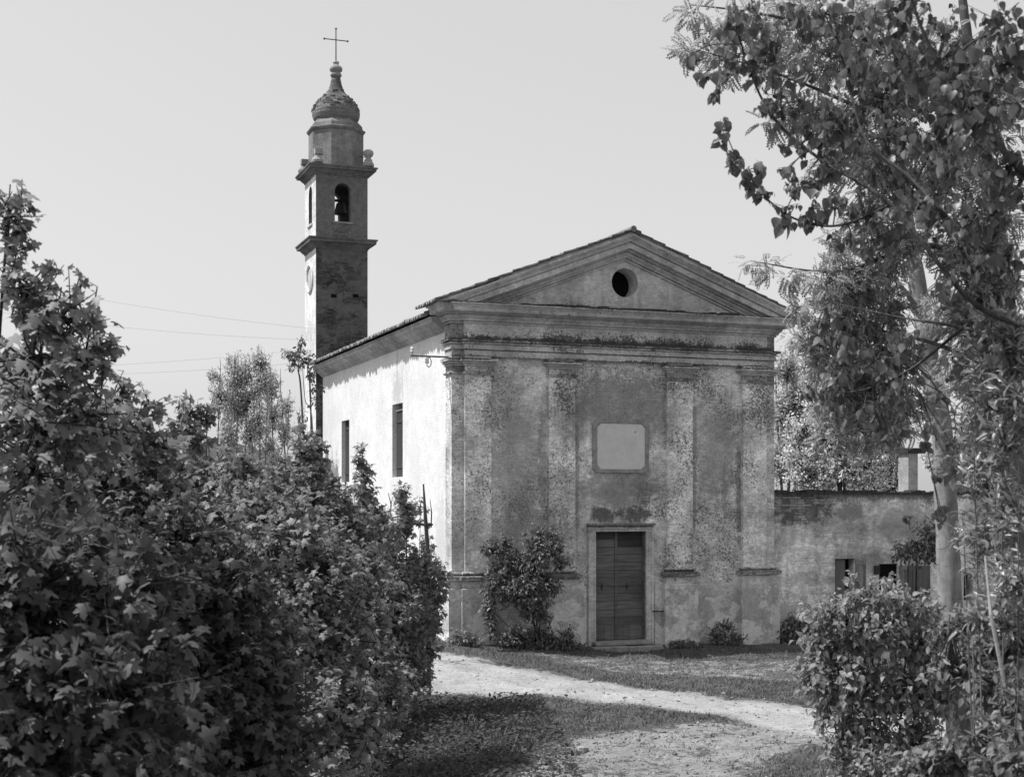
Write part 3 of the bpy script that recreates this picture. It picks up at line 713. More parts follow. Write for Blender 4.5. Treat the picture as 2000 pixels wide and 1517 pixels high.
DI = dirt_at(GX, GY)
K = 2
for _ in range(2):
    for ax in (0, 1):
        c = np.cumsum(np.pad(DI, [(K, K) if a == ax else (0, 0) for a in (0, 1)], mode='edge'), axis=ax)
        c = np.concatenate([np.zeros_like(np.take(c, [0], ax)), c], axis=ax)
        n_ = DI.shape[ax]; w_ = 2 * K + 1 if True else 0
        hi = np.take(c, np.arange(w_, w_ + n_), ax) if c.shape[ax] >= w_ + n_ else None
        lo = np.take(c, np.arange(0, n_), ax); DI = (hi - lo) / w_
rngg = np.random.default_rng(11)
fine = (GX > -8.2) & (GX < 14.2) & (GY > 11.9) & (GY < 37.8)
GZ = GZ + np.where(fine, rngg.normal(0, .008, GX.shape) + rngg.normal(0, .010, GX.shape) * (DI > .4), 0)
Vg = np.stack([GX, GY, GZ], -1).reshape(-1, 3)
i, j = np.meshgrid(np.arange(nx - 1), np.arange(ny - 1), indexing='ij'); a = (i * ny + j).ravel()
quads = np.stack([a, a + ny, a + ny + 1, a + 1], 1)
fd = DI.ravel()[quads].mean(1)
gm = NM('ground_mat')
d = gm.attr('dirt')
nn = gm.math('ADD', gm.lin(gm.noise(1.3, 6, .65), .3, .7, -.30, .30), gm.lin(gm.noise(7, 6, .7), .3, .7, -.30, .30))
f_ = gm.step(gm.math('ADD', d, nn), .38, .62)
dirtv = gm.math('MULTIPLY', gm.lin(gm.noise(.9, 5, .6), .3, .7, .29, .43), gm.lin(gm.noise(22, 6, .7), .3, .7, .72, 1.22))
dirtv = gm.math('MULTIPLY', dirtv, gm.lin(gm.noise(1.0, 5, .65, gm.mapping((3, 9, 3))), .35, .65, .8, 1.1))
dirtv = gm.math('MULTIPLY', dirtv, gm.lin(d, .6, 1.0, .68, 1.0))
dirtv = gm.mix(gm.math('MULTIPLY', gm.step(gm.noise(5, 7, .75, gm.mapping((1, 1.6, 1), (3, 2, 1))), .50, .62), gm.step(d, .98, .70, .15, .8)), dirtv, .15)
grassv = gm.math('MULTIPLY', gm.lin(gm.noise(2.4, 6, .7), .3, .7, .055, .13), gm.lin(gm.noise(30, 5, .7), .3, .7, .6, 1.4))
gm.bsdf(gm.mix(f_, grassv, dirtv), .98, .1, gm.math('ADD', gm.noise(18, 6, .7), gm.math('MULTIPLY', gm.noise(60, 3, .6), .5)), .7, .06)
def ground_part(name, mask):
    q_ = quads[mask]; used, inv = np.unique(q_, return_inverse=True)
    me = np_mesh(name, Vg[used], [inv.reshape(-1, 4)])
    at_ = me.attributes.new('dirt', 'FLOAT', 'POINT'); at_.data.foreach_set('value', DI.ravel()[used].astype(np.float32))
    o = link_mesh(name, me, gm.m, None, True); tag(o, kind='structure'); return o
pathmask = (fd > .55) & (Vg[quads[:, 0], 1] > 12)
g_o = ground_part('ground', ~pathmask); tag(g_o, 'sunny grass and bare earth before the church', 'ground')
p_o = ground_part('path', pathmask); tag(p_o, 'pale dirt track curving in front of the church', 'path')

# hill far left
hx = np.linspace(-170, 40, 90); hyy = np.linspace(110, 330, 40); HX, HYY = np.meshgrid(hx, hyy, indexing='ij')
hz = 12.6 * np.exp(-((HX + 47) / 24) ** 2 - ((HYY - 190) / 55) ** 2) + 3.2 * np.exp(-((HX + 10) / 30) ** 2 - ((HYY - 230) / 50) ** 2) - .6 + rngg.normal(0, .22, HX.shape)
i, j = np.meshgrid(np.arange(89), np.arange(39), indexing='ij'); a = (i * 40 + j).ravel()
me = np_mesh('hill', np.stack([HX, HYY, hz], -1).reshape(-1, 3), [np.stack([a, a + 40, a + 41, a + 1], 1)])
ho = link_mesh('hill', me, simple('hill_scrub', .07, .5, .25, .95, .1, .5), None, True); tag(ho, 'low dark hill rising behind the hedge', 'hill', kind='structure')

# ------------------------------------------------------------------ vegetation machinery
def unit(a): return a / np.maximum(1e-9, np.linalg.norm(a, axis=-1, keepdims=True))
def tmpl_maple():
    half = [(.0, .0), (.20, -.06), (.40, -.02), (.27, .18), (.56, .36), (.46, .48), (.36, .50), (.16, .52), (.20, .74), (.13, .80)]
    pts = half + [(.0, 1.0)] + [(-x, y) for x, y in half[::-1][:-1]]
    V = [(0, .34, .03)] + [(x, y, -.25 * x * x * 2 - .22 * (y - .2) ** 2) for x, y in pts]
    n = len(pts); Fc = [(0, 1 + i, 1 + (i + 1) % n) for i in range(n)]
    return np.array(V), np.array(Fc)
def tmpl_maple_lo():
    pts = [(0, 0), (.36, -.04), (.24, .2), (.54, .42), (.2, .55), (0, 1), (-.2, .55), (-.54, .42), (-.24, .2), (-.36, -.04)]
    V = [(0, .34, .03)] + [(x, y, -.5 * x * x - .22 * (y - .2) ** 2) for x, y in pts]
    return np.array(V), np.array([(0, 1 + i, 1 + (i + 1) % 10) for i in range(10)])
def tmpl_heart(w_=.46, fold=.25, curl=.2):
    prof = [(.04, -.02), (.5, .02), (.95, .2), (.92, .42), (.6, .66), (.2, .88)]
    Lh = [(-p[0] * w_, p[1], fold * p[0] * w_ - curl * p[1] ** 2) for p in prof]; Rh = [(-x, y, z) for x, y, z in Lh]
    mid = [(0, .05, 0), (0, .45, -curl * .2), (0, 1.0, -curl)]
    V = mid + Lh + Rh
    f1 = [(0, 1, 5), (0, 5, 4), (0, 4, 3), (1, 6, 5), (1, 7, 6), (1, 2, 8), (1, 8, 7)]
    f2 = [(a if a < 3 else a + 6, c if c < 3 else c + 6, b if b < 3 else b + 6) for a, b, c in f1]
    return np.array(V), np.array(f1 + f2)
def tmpl_ovate(w_=.26, fold=.2, curl=.15):
    V = [(0, 0, 0), (0, .5, -curl * .25), (0, 1, -curl), (-w_, .3, fold * w_), (-w_ * .8, .65, fold * w_ - curl * .4), (w_, .3, fold * w_), (w_ * .8, .65, fold * w_ - curl * .4)]
    return np.array(V), np.array([(0, 1, 3), (1, 4, 3), (1, 2, 4), (0, 5, 1), (1, 5, 6), (1, 6, 2)])
def tmpl_pinnate(pairs=6):
    V = []; Fc = []
    def lf(bx, by, ax, ay, l, wd):
        b = len(V); px, py = -ay, ax; m_ = .5
        V.extend([(bx, by, 0), (bx + ax * l * m_ + px * wd, by + ay * l * m_ + py * wd, .02), (bx + ax * l, by + ay * l, -.03), (bx + ax * l * m_ - px * wd, by + ay * l * m_ - py * wd, .02)])
        Fc.extend([(b, b + 1, b + 2), (b, b + 2, b + 3)])
    for k in range(pairs):
        y = .18 + .72 * k / (pairs - 1); l = .27 * (1 - .25 * abs(k / (pairs - 1) - .4))
        lf(.01, y, .94, .34, l, .085); lf(-.01, y, -.94, .34, l, .085)
    lf(0, .95, 0, 1, .2, .06)
    V = np.array(V); V[:, 2] -= .25 * V[:, 1] ** 2
    return V, np.array(Fc)
TM = {'maple': tmpl_maple(), 'maple_lo': tmpl_maple_lo(), 'heart': tmpl_heart(), 'lilac': tmpl_heart(.36, .45, .35), 'ovate': tmpl_ovate(), 'willow': tmpl_ovate(.15, .3, .25), 'pinnate': tmpl_pinnate(), 'small': tmpl_ovate(.3, .25, .1)}
def leaf_mesh(name, kind, P, A, N, Sz):
    T, Fc = TM[kind]
    A = unit(A); X = unit(np.cross(A, N)); N = np.cross(X, A)
    V = P[:, None, :] + Sz[:, None, None] * (T[None, :, 0, None] * X[:, None, :] + T[None, :, 1, None] * A[:, None, :] + T[None, :, 2, None] * N[:, None, :])
    n = len(P); k = len(T); FF = (Fc[None] + (np.arange(n) * k)[:, None, None]).reshape(-1, Fc.shape[1])
    return np_mesh(name, V.reshape(-1, 3), [FF])
def stick_arrays(p0, p1, r0, r1, n=4):
    d = unit(p1 - p0); ref = np.where(np.abs(d[:, 2:3]) < .9, np.array([[0, 0, 1.0]]), np.array([[0, 1.0, 0]]))
    a = unit(np.cross(d, ref)); b = np.cross(d, a)
    t = 2 * np.pi * np.arange(n) / n
    ringd = np.cos(t)[None, :, None] * a[:, None] + np.sin(t)[None, :, None] * b[:, None]
    V = np.concatenate([p0[:, None] + ringd * r0[:, None, None], p1[:, None] + ringd * r1[:, None, None]], 1)
    m = len(p0); k = np.arange(n); base = (np.arange(m) * 2 * n)[:, None]
    Fq = np.stack([base + k, base + (k + 1) % n, base + n + (k + 1) % n, base + n + k], -1).reshape(-1, 4)
    return V.reshape(-1, 3), [Fq]
def poly_tube(pts, rads, n=10, rough=0.0, rng=None):
    pts = np.asarray(pts, float); m = len(pts)
    d = unit(np.gradient(pts, axis=0)); ref = np.array([0, 1.0, 0.0]) if abs(d[0, 2]) > .7 else np.array([0, 0, 1.0])
    a = unit(np.cross(d, ref)); b = np.cross(d, a); t = 2 * np.pi * np.arange(n) / n
    rr = np.asarray(rads)[:, None] * (1 + (rng.normal(0, rough, (m, n)) if rng is not None and rough > 0 else 0))
    V = pts[:, None] + (np.cos(t)[None, :, None] * a[:, None] + np.sin(t)[None, :, None] * b[:, None]) * rr[..., None]
    i, j = np.meshgrid(np.arange(m - 1), np.arange(n), indexing='ij')
    Fq = np.stack([i * n + j, i * n + (j + 1) % n, (i + 1) * n + (j + 1) % n, (i + 1) * n + j], -1).reshape(-1, 4)
    return V.reshape(-1, 3), [Fq]
def smooth_line(pts, n=24):
    pts = np.asarray(pts, float); k = len(pts); t = np.linspace(0, k - 1, n); i = np.clip(t.astype(int), 0, k - 2); f = (t - i)[:, None]
    p0 = pts[np.maximum(i - 1, 0)]; p1 = pts[i]; p2 = pts[i + 1]; p3 = pts[np.minimum(i + 2, k - 1)]
    return .5 * ((2 * p1) + (-p0 + p2) * f + (2 * p0 - 5 * p1 + 4 * p2 - p3) * f ** 2 + (-p0 + 3 * p1 - 3 * p2 + p3) * f ** 3)
STY = { # twig direction mix (out, up, rand), leaf axis mix (side, out, up), normal mix (up, out, rand), twig length, leaves per spray
 'maple': dict(tw=(.7, .5, .5), ax=(.8, .25, -.55), nm=(1.0, .35, .45), L=.34, m=9),
 'heart': dict(tw=(.8, -.1, .5), ax=(.35, .1, -1.0), nm=(.1, .6, .9), L=.36, m=8),
 'lilac': dict(tw=(.7, .5, .4), ax=(.8, .35, -.65), nm=(.9, .55, .4), L=.26, m=9),
 'ovate': dict(tw=(.7, .4, .5), ax=(.7, .3, -.7), nm=(.9, .4, .5), L=.30, m=10),
 'willow': dict(tw=(.7, .5, .6), ax=(.6, .4, .1), nm=(.8, .2, .7), L=.40, m=12),
 'pinnate': dict(tw=(.9, .15, .5), ax=(.75, .6, -.3), nm=(1.0, .1, .5), L=.45, m=9),
 'small': dict(tw=(.4, .8, .5), ax=(.6, .3, .2), nm=(.6, .2, 1.0), L=.5, m=12)}
STY['maple_lo'] = STY['maple']
def plant(name, label, cat, kind, base, trunks, blobs, lmat, wmat, size, seed, lai=3.0, group=None, shell=.45, limb=True, twigr=.006, wood_name='trunk', tilt=None, szv=.38, L=None, rdm=.8):
    """trunks: list of (points, r0, r1[, sides]); blobs: list of (u,v,depth,ru,rv[,rd m[,lai factor]])"""
    rng = np.random.default_rng(seed); st = STY[kind]
    T, Fc = TM[kind]
    tri = T[Fc]; area = .5 * np.linalg.norm(np.cross(tri[:, 1] - tri[:, 0], tri[:, 2] - tri[:, 0]), axis=1).sum() * size ** 2
    root = empty(name, tuple(base), 0, label, cat, group)
    base = np.asarray(base, float)
    wood = []; allpts = []
    for tr in trunks:
        pts = smooth_line(tr[0], max(8, 6 * len(tr[0]))); n = tr[3] if len(tr) > 3 else 8
        rads = np.linspace(tr[1], tr[2], len(pts)); wood.append(poly_tube(pts, rads, n, .05 if tr[1] > .05 else 0, rng)); allpts.append(np.column_stack([pts, rads]))
    AP = np.concatenate(allpts)
    Ps = []; As = []; Ns = []; Ss = []; s0 = []; s1 = []; r0 = []; r1 = []
    for bl in blobs:
        u, v, d, ru, rv = bl[:5]; c = at(u, v, d); rx = ru * d / F; rz = rv * d / F
        rd = bl[5] if len(bl) > 5 and bl[5] else rdm * max(rx, rz); lf = bl[6] if len(bl) > 6 else 1.0
        rad = np.array((rx, rd, rz))
        twL = min(L or st['L'], 1.1 * min(rx, rz) + .06)
        nl = lai * lf * math.pi * (rx + .15 * twL) * (rz + .15 * twL) / area * 1.0
        ns = max(2, int(nl / st['m'] + .5))
        dirn = unit(rng.normal(size=(ns, 3))); rr = shell + (1 - shell) * rng.random(ns) ** .6
        p = c + dirn * rad * rr[:, None] * .95
        # limb from the nearest (lower) trunk point
        w_ = np.linalg.norm(AP[:, :3] - c, axis=1)
        q = AP[np.argmin(w_)]
        if limb and np.linalg.norm(q[:3] - c) > .1:
            mid = (q[:3] + c) / 2 + rng.normal(0, .08, 3) * np.linalg.norm(q[:3] - c) + np.array((0, 0, .12 * np.linalg.norm(q[:3] - c)))
            pts = smooth_line([q[:3], mid, c], 10); rl = min(q[3] * .6, .006 + .012 * np.linalg.norm(q[:3] - c))
            wood.append(poly_tube(pts, np.linspace(rl, min(rl, .004), 10), 5))
            hub = pts[rng.integers(5, 10, ns)]
        else: hub = np.repeat(q[None, :3], ns, 0) if np.linalg.norm(q[:3] - c) <= .1 else np.repeat(c[None], ns, 0)
        out = unit(p - c + np.array((0, 0, .01)))
        tw = unit(out * st['tw'][0] + np.array((0, 0, 1.0)) * st['tw'][1] + rng.normal(size=(ns, 3)) * st['tw'][2])
        tl = twL * (.6 + .8 * rng.random(ns)); start = p - tw * tl[:, None] * .5; end = p + tw * tl[:, None] * .5
        end[:, 2] -= .06 * tl
        s0 += [hub, start]; s1 += [start, end]; r0 += [np.full(ns, twigr * 1.3), np.full(ns, twigr)]; r1 += [np.full(ns, twigr), np.full(ns, twigr * .4)]
        m = st['m']
        t = (np.arange(m) + rng.random((ns, m))) / m
        pos = start[:, None] + (end - start)[:, None] * t[..., None]
        side = unit(np.cross(tw, rng.normal(size=(ns, 3))))[:, None] * np.where(np.arange(m) % 2 == 0, 1, -1)[None, :, None] + .5 * rng.normal(size=(ns, m, 3))
        side = unit(side); up = np.array((0, 0, 1.0))
        A = unit(side * st['ax'][0] + tw[:, None] * st['ax'][1] + up * st['ax'][2] + .25 * rng.normal(size=(ns, m, 3)))
        N = unit(up * st['nm'][0] + out[:, None] * st['nm'][1] + rng.normal(size=(ns, m, 3)) * st['nm'][2])
        sz = size * np.clip(1 + szv * rng.normal(size=(ns, m)), .5, 1.5) * (1 - .25 * t)
        pos = pos + unit(A * .5 + side * .5) * (sz * .3)[..., None]
        Ps.append(pos.reshape(-1, 3)); As.append(A.reshape(-1, 3)); Ns.append(N.reshape(-1, 3)); Ss.append(sz.ravel())
    if s0: wood.append(stick_arrays(np.concatenate(s0), np.concatenate(s1), np.concatenate(r0), np.concatenate(r1), 4))
    V, Fw = join_np(wood); V = V - base
    fq = [f for f in Fw]
    link_mesh(wood_name, np_mesh(wood_name, V, fq), wmat, root, True)
    if Ps:
        me = leaf_mesh('crown', kind, np.concatenate(Ps) - base, np.concatenate(As), np.concatenate(Ns), np.concatenate(Ss))
        link_mesh('crown', me, lmat, root)
    return root, sum(len(x) for x in Ps)

LM = leafmat('maple_leaves', .12, .28, .43, .5, .35)
LMd = leafmat('maple_leaves_shaded', .05, .11, .36, .5, .35)  # same maple leaf, darkened to paint self-shade into the low hedge
LH = leafmat('poplar_leaves', .055, .17, .36, .42, .5)
LL = leafmat('lilac_leaves', .16, .32, .4, .5, .4)
LP = leafmat('locust_leaves', .19, .38, .45, .6, .2)
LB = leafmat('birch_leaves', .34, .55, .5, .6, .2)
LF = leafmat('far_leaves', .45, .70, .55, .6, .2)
LW = leafmat('willow_leaves', .15, .33, .35, .35, .6)
LGC = leafmat('cover_leaves', .035, .085, .2, .6, .2)
LS = leafmat('shrub_leaves', .09, .18, .25, .5, .35)
BD = bark('dark_bark', .02, .09); BM = bark('grey_bark', .05, .14); BR = bark('rough_bark', .03, .17, .8, 1.0)
BW = smooth_bark('poplar_bark', .225, .03)
def gzf(x, y): return float(gz(np.array(x), np.array(y)))
def gp(u, d, dz=0.0):
    x = (u - CX) / F * d; return np.array((x, d, gzf(x, d) + dz))
def stems(base, tops, r=.03, rt=.008, n=6):
    rt = min(rt, .004); r = r * .75
    out = []
    for i, tp in enumerate(tops):
        b = np.array(base) + np.array(((i % 3 - 1) * .08, (i % 2) * .1, -.05)); tp = np.array(tp); mid = b * .45 + tp * .55; mid[2] = (b[2] + tp[2]) / 2; mid[:2] = b[:2] * .6 + tp[:2] * .4
        out.append(([b, mid, tp], r, rt, n))
    return out
total = 0
def P_(*a, **k):
    global total
    r_, n = plant(*a, **k); total += n; return r_

# ---- maples of the left hedge
b = gp(-60, 8.6)
P_('maple_tree', 'tallest dark maple at the left edge, its top spire against the sky', 'tree', 'maple', b, stems(b, [at(20, 360, 8.5), at(120, 560, 8.4), at(190, 560, 8.7)], .06, .01),
   [(15, 400, 8.5, 42, 62), (18, 480, 8.5, 30, 45), (45, 560, 8.5, 60, 60), (110, 610, 8.4, 75, 60), (60, 700, 8.4, 110, 80, .5, 1.2), (150, 700, 8.5, 66, 54, .4, 1.0), (-290, 800, 7.4, 110, 130, .8, 1.4), (-340, 830, 6.6, 110, 150, .8, 1.4), (-140, 880, 7.4, 110, 100, .7, 1.2), (195, 620, 8.7, 34, 36, .15, .4), (215, 665, 8.7, 16, 16, .1, .4), (160, 640, 8.6, 30, 30, .2, .6), (150, 560, 8.7, 16, 25, .1, .5), (70, 830, 8.4, 130, 90, .8, 1.4), (160, 830, 8.7, 80, 80, .6, 1.2), (60, 950, 8.0, 130, 90)], LM, BD, .078, 21, 3.0)  # crown blobs left of frame are unseen, added to shade the lower hedge
b = gp(235, 10.2)
P_('maple_tree', 'maple of middle height right of the tallest one, loose leaves on its right side', 'tree', 'maple', b, stems(b, [at(240, 750, 10), at(290, 780, 10.1), at(190, 800, 10)], .05, .01),
   [(240, 770, 10, 32, 35), (285, 800, 10.1, 26, 40, .15, .7), (205, 830, 10, 70, 60), (275, 870, 10, 55, 45), (315, 870, 10, 25, 25, .15, .7), (210, 930, 9.9, 100, 70), (300, 950, 10, 80, 60), (230, 1030, 9.8, 120, 70)], LM, BD, .075, 22, 3.6)
b = gp(385, 16)
P_('maple_sapling', 'young maple with a small round head standing clear against the sky', 'tree', 'maple', b, stems(b, [at(372, 775, 16), at(405, 790, 16.1)], .04, .01),
   [(372, 800, 16, 32, 22), (405, 795, 16.1, 18, 22, .15, .7), (350, 830, 16, 22, 18, .15, .8), (385, 850, 16, 36, 28), (372, 905, 16, 40, 30), (420, 930, 16, 60, 42), (360, 965, 15.8, 60, 40), (430, 1010, 15.6, 90, 60)], LM, BD, .095, 23, 4.4)
b = gp(60, 6.6)
P_('maple_shrub', 'big shadowy maple bush at the bottom left corner nearest the viewer', 'shrub', 'maple', b, stems(b, [at(60, 1020, 6.8), at(200, 1100, 6.9), at(-40, 1150, 6.6)], .04, .01),
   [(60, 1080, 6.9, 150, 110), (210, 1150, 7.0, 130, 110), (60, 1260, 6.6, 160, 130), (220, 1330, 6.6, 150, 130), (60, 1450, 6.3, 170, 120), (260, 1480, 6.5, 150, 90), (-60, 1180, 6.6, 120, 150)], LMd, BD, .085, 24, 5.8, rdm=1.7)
b = gp(400, 9.6)
P_('maple_shrub', 'broad maple bush in the lower middle of the left hedge', 'shrub', 'maple', b, stems(b, [at(330, 1000, 9.6), at(430, 1100, 9.5), at(500, 1250, 9.4)], .04, .01),
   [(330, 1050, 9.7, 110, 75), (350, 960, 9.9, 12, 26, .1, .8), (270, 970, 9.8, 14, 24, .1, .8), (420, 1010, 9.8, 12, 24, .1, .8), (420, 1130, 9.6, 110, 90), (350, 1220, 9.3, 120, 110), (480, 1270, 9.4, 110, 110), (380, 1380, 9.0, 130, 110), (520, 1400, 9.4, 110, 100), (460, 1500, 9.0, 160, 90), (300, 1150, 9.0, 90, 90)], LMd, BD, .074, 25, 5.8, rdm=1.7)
b = gp(560, 13.2)
P_('maple_shrub', 'maple bush with a sunlit top in the middle of the hedge', 'shrub', 'maple', b, stems(b, [at(500, 980, 13.6), at(580, 1040, 13.4), at(650, 1150, 13.2)], .04, .01),
   [(500, 980, 14, 70, 45), (460, 930, 14.4, 45, 40), (478, 888, 14.4, 9, 20, .1), (440, 880, 14.5, 10, 18, .1, .8), (530, 925, 14.2, 9, 20, .1, .8), (555, 955, 14, 12, 18, .12, .8), (570, 1020, 13.8, 75, 55), (520, 1090, 13.4, 100, 70), (630, 1120, 13.6, 80, 75), (560, 1210, 13.0, 100, 90), (660, 1250, 13.4, 80, 90), (620, 1370, 12.6, 110, 100), (590, 1480, 12.2, 130, 80), (690, 1400, 13, 55, 90)], LM, BD, .076, 26, 5.8, rdm=1.7)
b = gp(640, 19)
P_('maple_shrub', 'maple bush topped by a pointed crown in front of the shaded shed', 'shrub', 'maple_lo', b, stems(b, [at(605, 860, 19.5), at(640, 960, 19.4), at(700, 1060, 19.2)], .04, .01),
   [(600, 870, 19.6, 28, 34), (612, 915, 19.6, 30, 30), (575, 930, 19.4, 40, 32), (590, 838, 19.6, 7, 14, .08), (630, 870, 19.6, 8, 14, .08, .8), (655, 935, 19.6, 8, 18, .1, .8), (540, 925, 19.2, 9, 20, .1, .8), (600, 975, 19.4, 60, 36), (655, 985, 19.6, 42, 40), (540, 990, 19, 50, 40), (690, 1030, 19.6, 50, 45), (620, 1050, 19, 70, 50), (700, 1110, 19.2, 65, 60), (690, 1210, 18.8, 75, 75), (720, 1300, 18.6, 70, 80), (690, 1390, 18, 70, 60), (760, 1370, 18.6, 36, 55)], LM, BD, .085, 27, 5.8, rdm=1.7)
b = gp(705, 22)
P_('maple_sapling', 'single slim maple shoot sticking up before the white wall between the two windows', 'tree', 'maple_lo', b, stems(b, [at(708, 862, 22)], .02, .005),
   [(708, 876, 22, 10, 12, .1), (708, 898, 22, 17, 16, .12), (710, 925, 22, 15, 20, .12), (712, 955, 22, 22, 22, .15), (715, 1000, 22, 36, 32), (725, 1050, 22, 45, 40)], LM, BD, .105, 28, 4.2)
b = gp(800, 24.6)
P_('maple_shrub', 'maple bush at the right end of the hedge, reaching over the track', 'shrub', 'maple_lo', b, stems(b, [at(795, 955, 24.5), at(820, 1080, 24.6), at(850, 1130, 25)], .04, .008),
   [(787, 962, 24.4, 14, 16, .15), (792, 990, 24.4, 20, 18, .2), (790, 1025, 24.4, 22, 24), (760, 1060, 24.2, 40, 36), (740, 1010, 23.8, 26, 26, .2, .8), (820, 1105, 24.6, 38, 40), (770, 1130, 24.2, 60, 52), (845, 1150, 25, 30, 40), (862, 1110, 25.2, 12, 20, .15, .7), (810, 1190, 24.4, 52, 52), (770, 1250, 23.8, 55, 50), (800, 1290, 24, 34, 42), (760, 1320, 23.2, 48, 46), (842, 1215, 24.8, 24, 34, .3, .8), (770, 1180, 23.6, 60, 60), (790, 1340, 22.6, 36, 40), (835, 1270, 24.6, 20, 30, .3, .8), (740, 1390, 21.4, 50, 50), (720, 1460, 19.6, 50, 50), (812, 1310, 24, 28, 40)], LM, BD, .09, 29, 5.8, rdm=1.7)
# ---- dead stake beside the hedge
dk = empty('dead_stake', tuple(gp(836, 26)), 0, 'bare dead tree stake with a broken branch crossing it, before the sunlit wall', 'stake')
o_ = np.array(gp(836, 26)); mb = MB()
mb.tube([Vector(gp(838, 26) - o_), Vector(at(836, 1080, 26) - o_), Vector(at(831, 1010, 26) - o_), Vector(at(827, 945, 26) - o_)], [.045, .042, .036, .014], 7)
mb.build('trunk', BD, dk); mb = MB()
mb.tube([Vector(at(845, 1024, 26.05) - o_), Vector(at(832, 1025, 25.93) - o_), Vector(at(805, 1020, 25.9) - o_), Vector(at(780, 1008, 25.8) - o_), Vector(at(760, 1012, 25.6) - o_)], [.018, .032, .028, .02, .008], 6)
mb.tube([Vector(at(842, 1030, 26) - o_), Vector(at(843, 1000, 26) - o_), Vector(at(840, 975, 26) - o_)], [.015, .012, .004], 5)
mb.tube([Vector(at(762, 1010, 25.6) - o_), Vector(at(764, 985, 25.6) - o_), Vector(at(758, 962, 25.6) - o_)], [.014, .012, .005], 5); mb.tube([Vector(at(763, 988, 25.6) - o_), Vector(at(767, 970, 25.6) - o_)], [.01, .004], 5)
mb.build('branch', BD, dk)
b = gp(822, 26.2)
P_('maple_sapling', 'leafy shoot climbing beside the dead stake', 'tree', 'maple_lo', b, stems(b, [at(822, 980, 26.2)], .02, .005), [(820, 985, 26.2, 12, 18, .15, .8), (816, 1010, 26.2, 12, 14, .15, .8), (835, 1060, 26.2, 12, 24, .15, .7)], LM, BD, .11, 30, 2.6)

# ---- airy young trees behind the hedge, left
cl = [(430, 700, 46), (465, 690, 46.6), (487, 695, 47), (505, 672, 46.2), (528, 700, 47.5), (548, 720, 46.8)]
bl_all = [[(428, 770, 46, 20, 42), (420, 735, 46, 12, 18, .4, .6), (445, 850, 46, 22, 42)], [(460, 730, 46.6, 26, 36), (458, 790, 46.6, 26, 40), (450, 700, 46.6, 8, 14, .3, .5)], [(487, 725, 47, 24, 32), (485, 785, 47, 28, 42), (490, 850, 47, 24, 40, .6, .7)],
          [(508, 705, 46.2, 22, 24), (510, 750, 46.2, 24, 34), (503, 820, 46.2, 26, 40, .6, .8)], [(532, 755, 47.5, 18, 36), (535, 810, 47.5, 22, 36, .6, .8), (530, 870, 47.5, 22, 30, .6, .6)], [(560, 790, 46.8, 15, 26, .5, .7), (555, 840, 46.8, 20, 32, .5, .7), (548, 900, 46.8, 18, 26, .5, .6)]]
labs = ['leftmost slim tree of the airy clump behind the hedge', 'second slim tree from the left in the airy clump', 'bushy slim tree in the middle of the airy clump', 'tallest slim tree of the airy clump behind the hedge', 'slim tree right of the tallest in the airy clump', 'rightmost thin tree of the airy clump, nearest the shed roof']
for i, (u, v, d) in enumerate(cl):
    b = gp(u + (i - 2) * 6 - 5, d)
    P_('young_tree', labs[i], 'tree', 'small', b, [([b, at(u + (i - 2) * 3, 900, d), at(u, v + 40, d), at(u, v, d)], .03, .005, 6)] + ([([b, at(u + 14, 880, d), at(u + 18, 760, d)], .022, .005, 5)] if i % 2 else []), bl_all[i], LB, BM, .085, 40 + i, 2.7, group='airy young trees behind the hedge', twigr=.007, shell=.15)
b = gp(612, 30.5)
P_('sapling', 'thin bare-stemmed sapling leaning on the far corner of the white nave wall', 'tree', 'ovate', b, [([b, at(590, 800, 30.5), at(583, 720, 30.5), at(592, 660, 30.5)], .03, .006, 6), ([b, at(607, 800, 30.6), at(601, 730, 30.6), at(606, 700, 30.6)], .025, .006, 6), ([b, at(611, 850, 30.4), at(596, 780, 30.4), at(590, 700, 30.4)], .018, .005, 5), ([at(606, 780, 30.6), at(605, 765, 30.6), at(604, 720, 30.6)], .016, .006, 5)],
   [(592, 672, 30.5, 9, 16, .15), (580, 695, 30.5, 20, 10, .2), (565, 690, 30.5, 22, 8, .2), (600, 700, 30.5, 20, 14, .2), (610, 730, 30.6, 12, 24, .2, .8), (620, 755, 30.6, 14, 12, .2, .7), (572, 710, 30.5, 12, 12, .2, .7), (612, 775, 30.6, 12, 16, .2, .5), (583, 830, 30.2, 26, 26, .3, .6)], LS, BM, .085, 47, 1.5, twigr=.006)

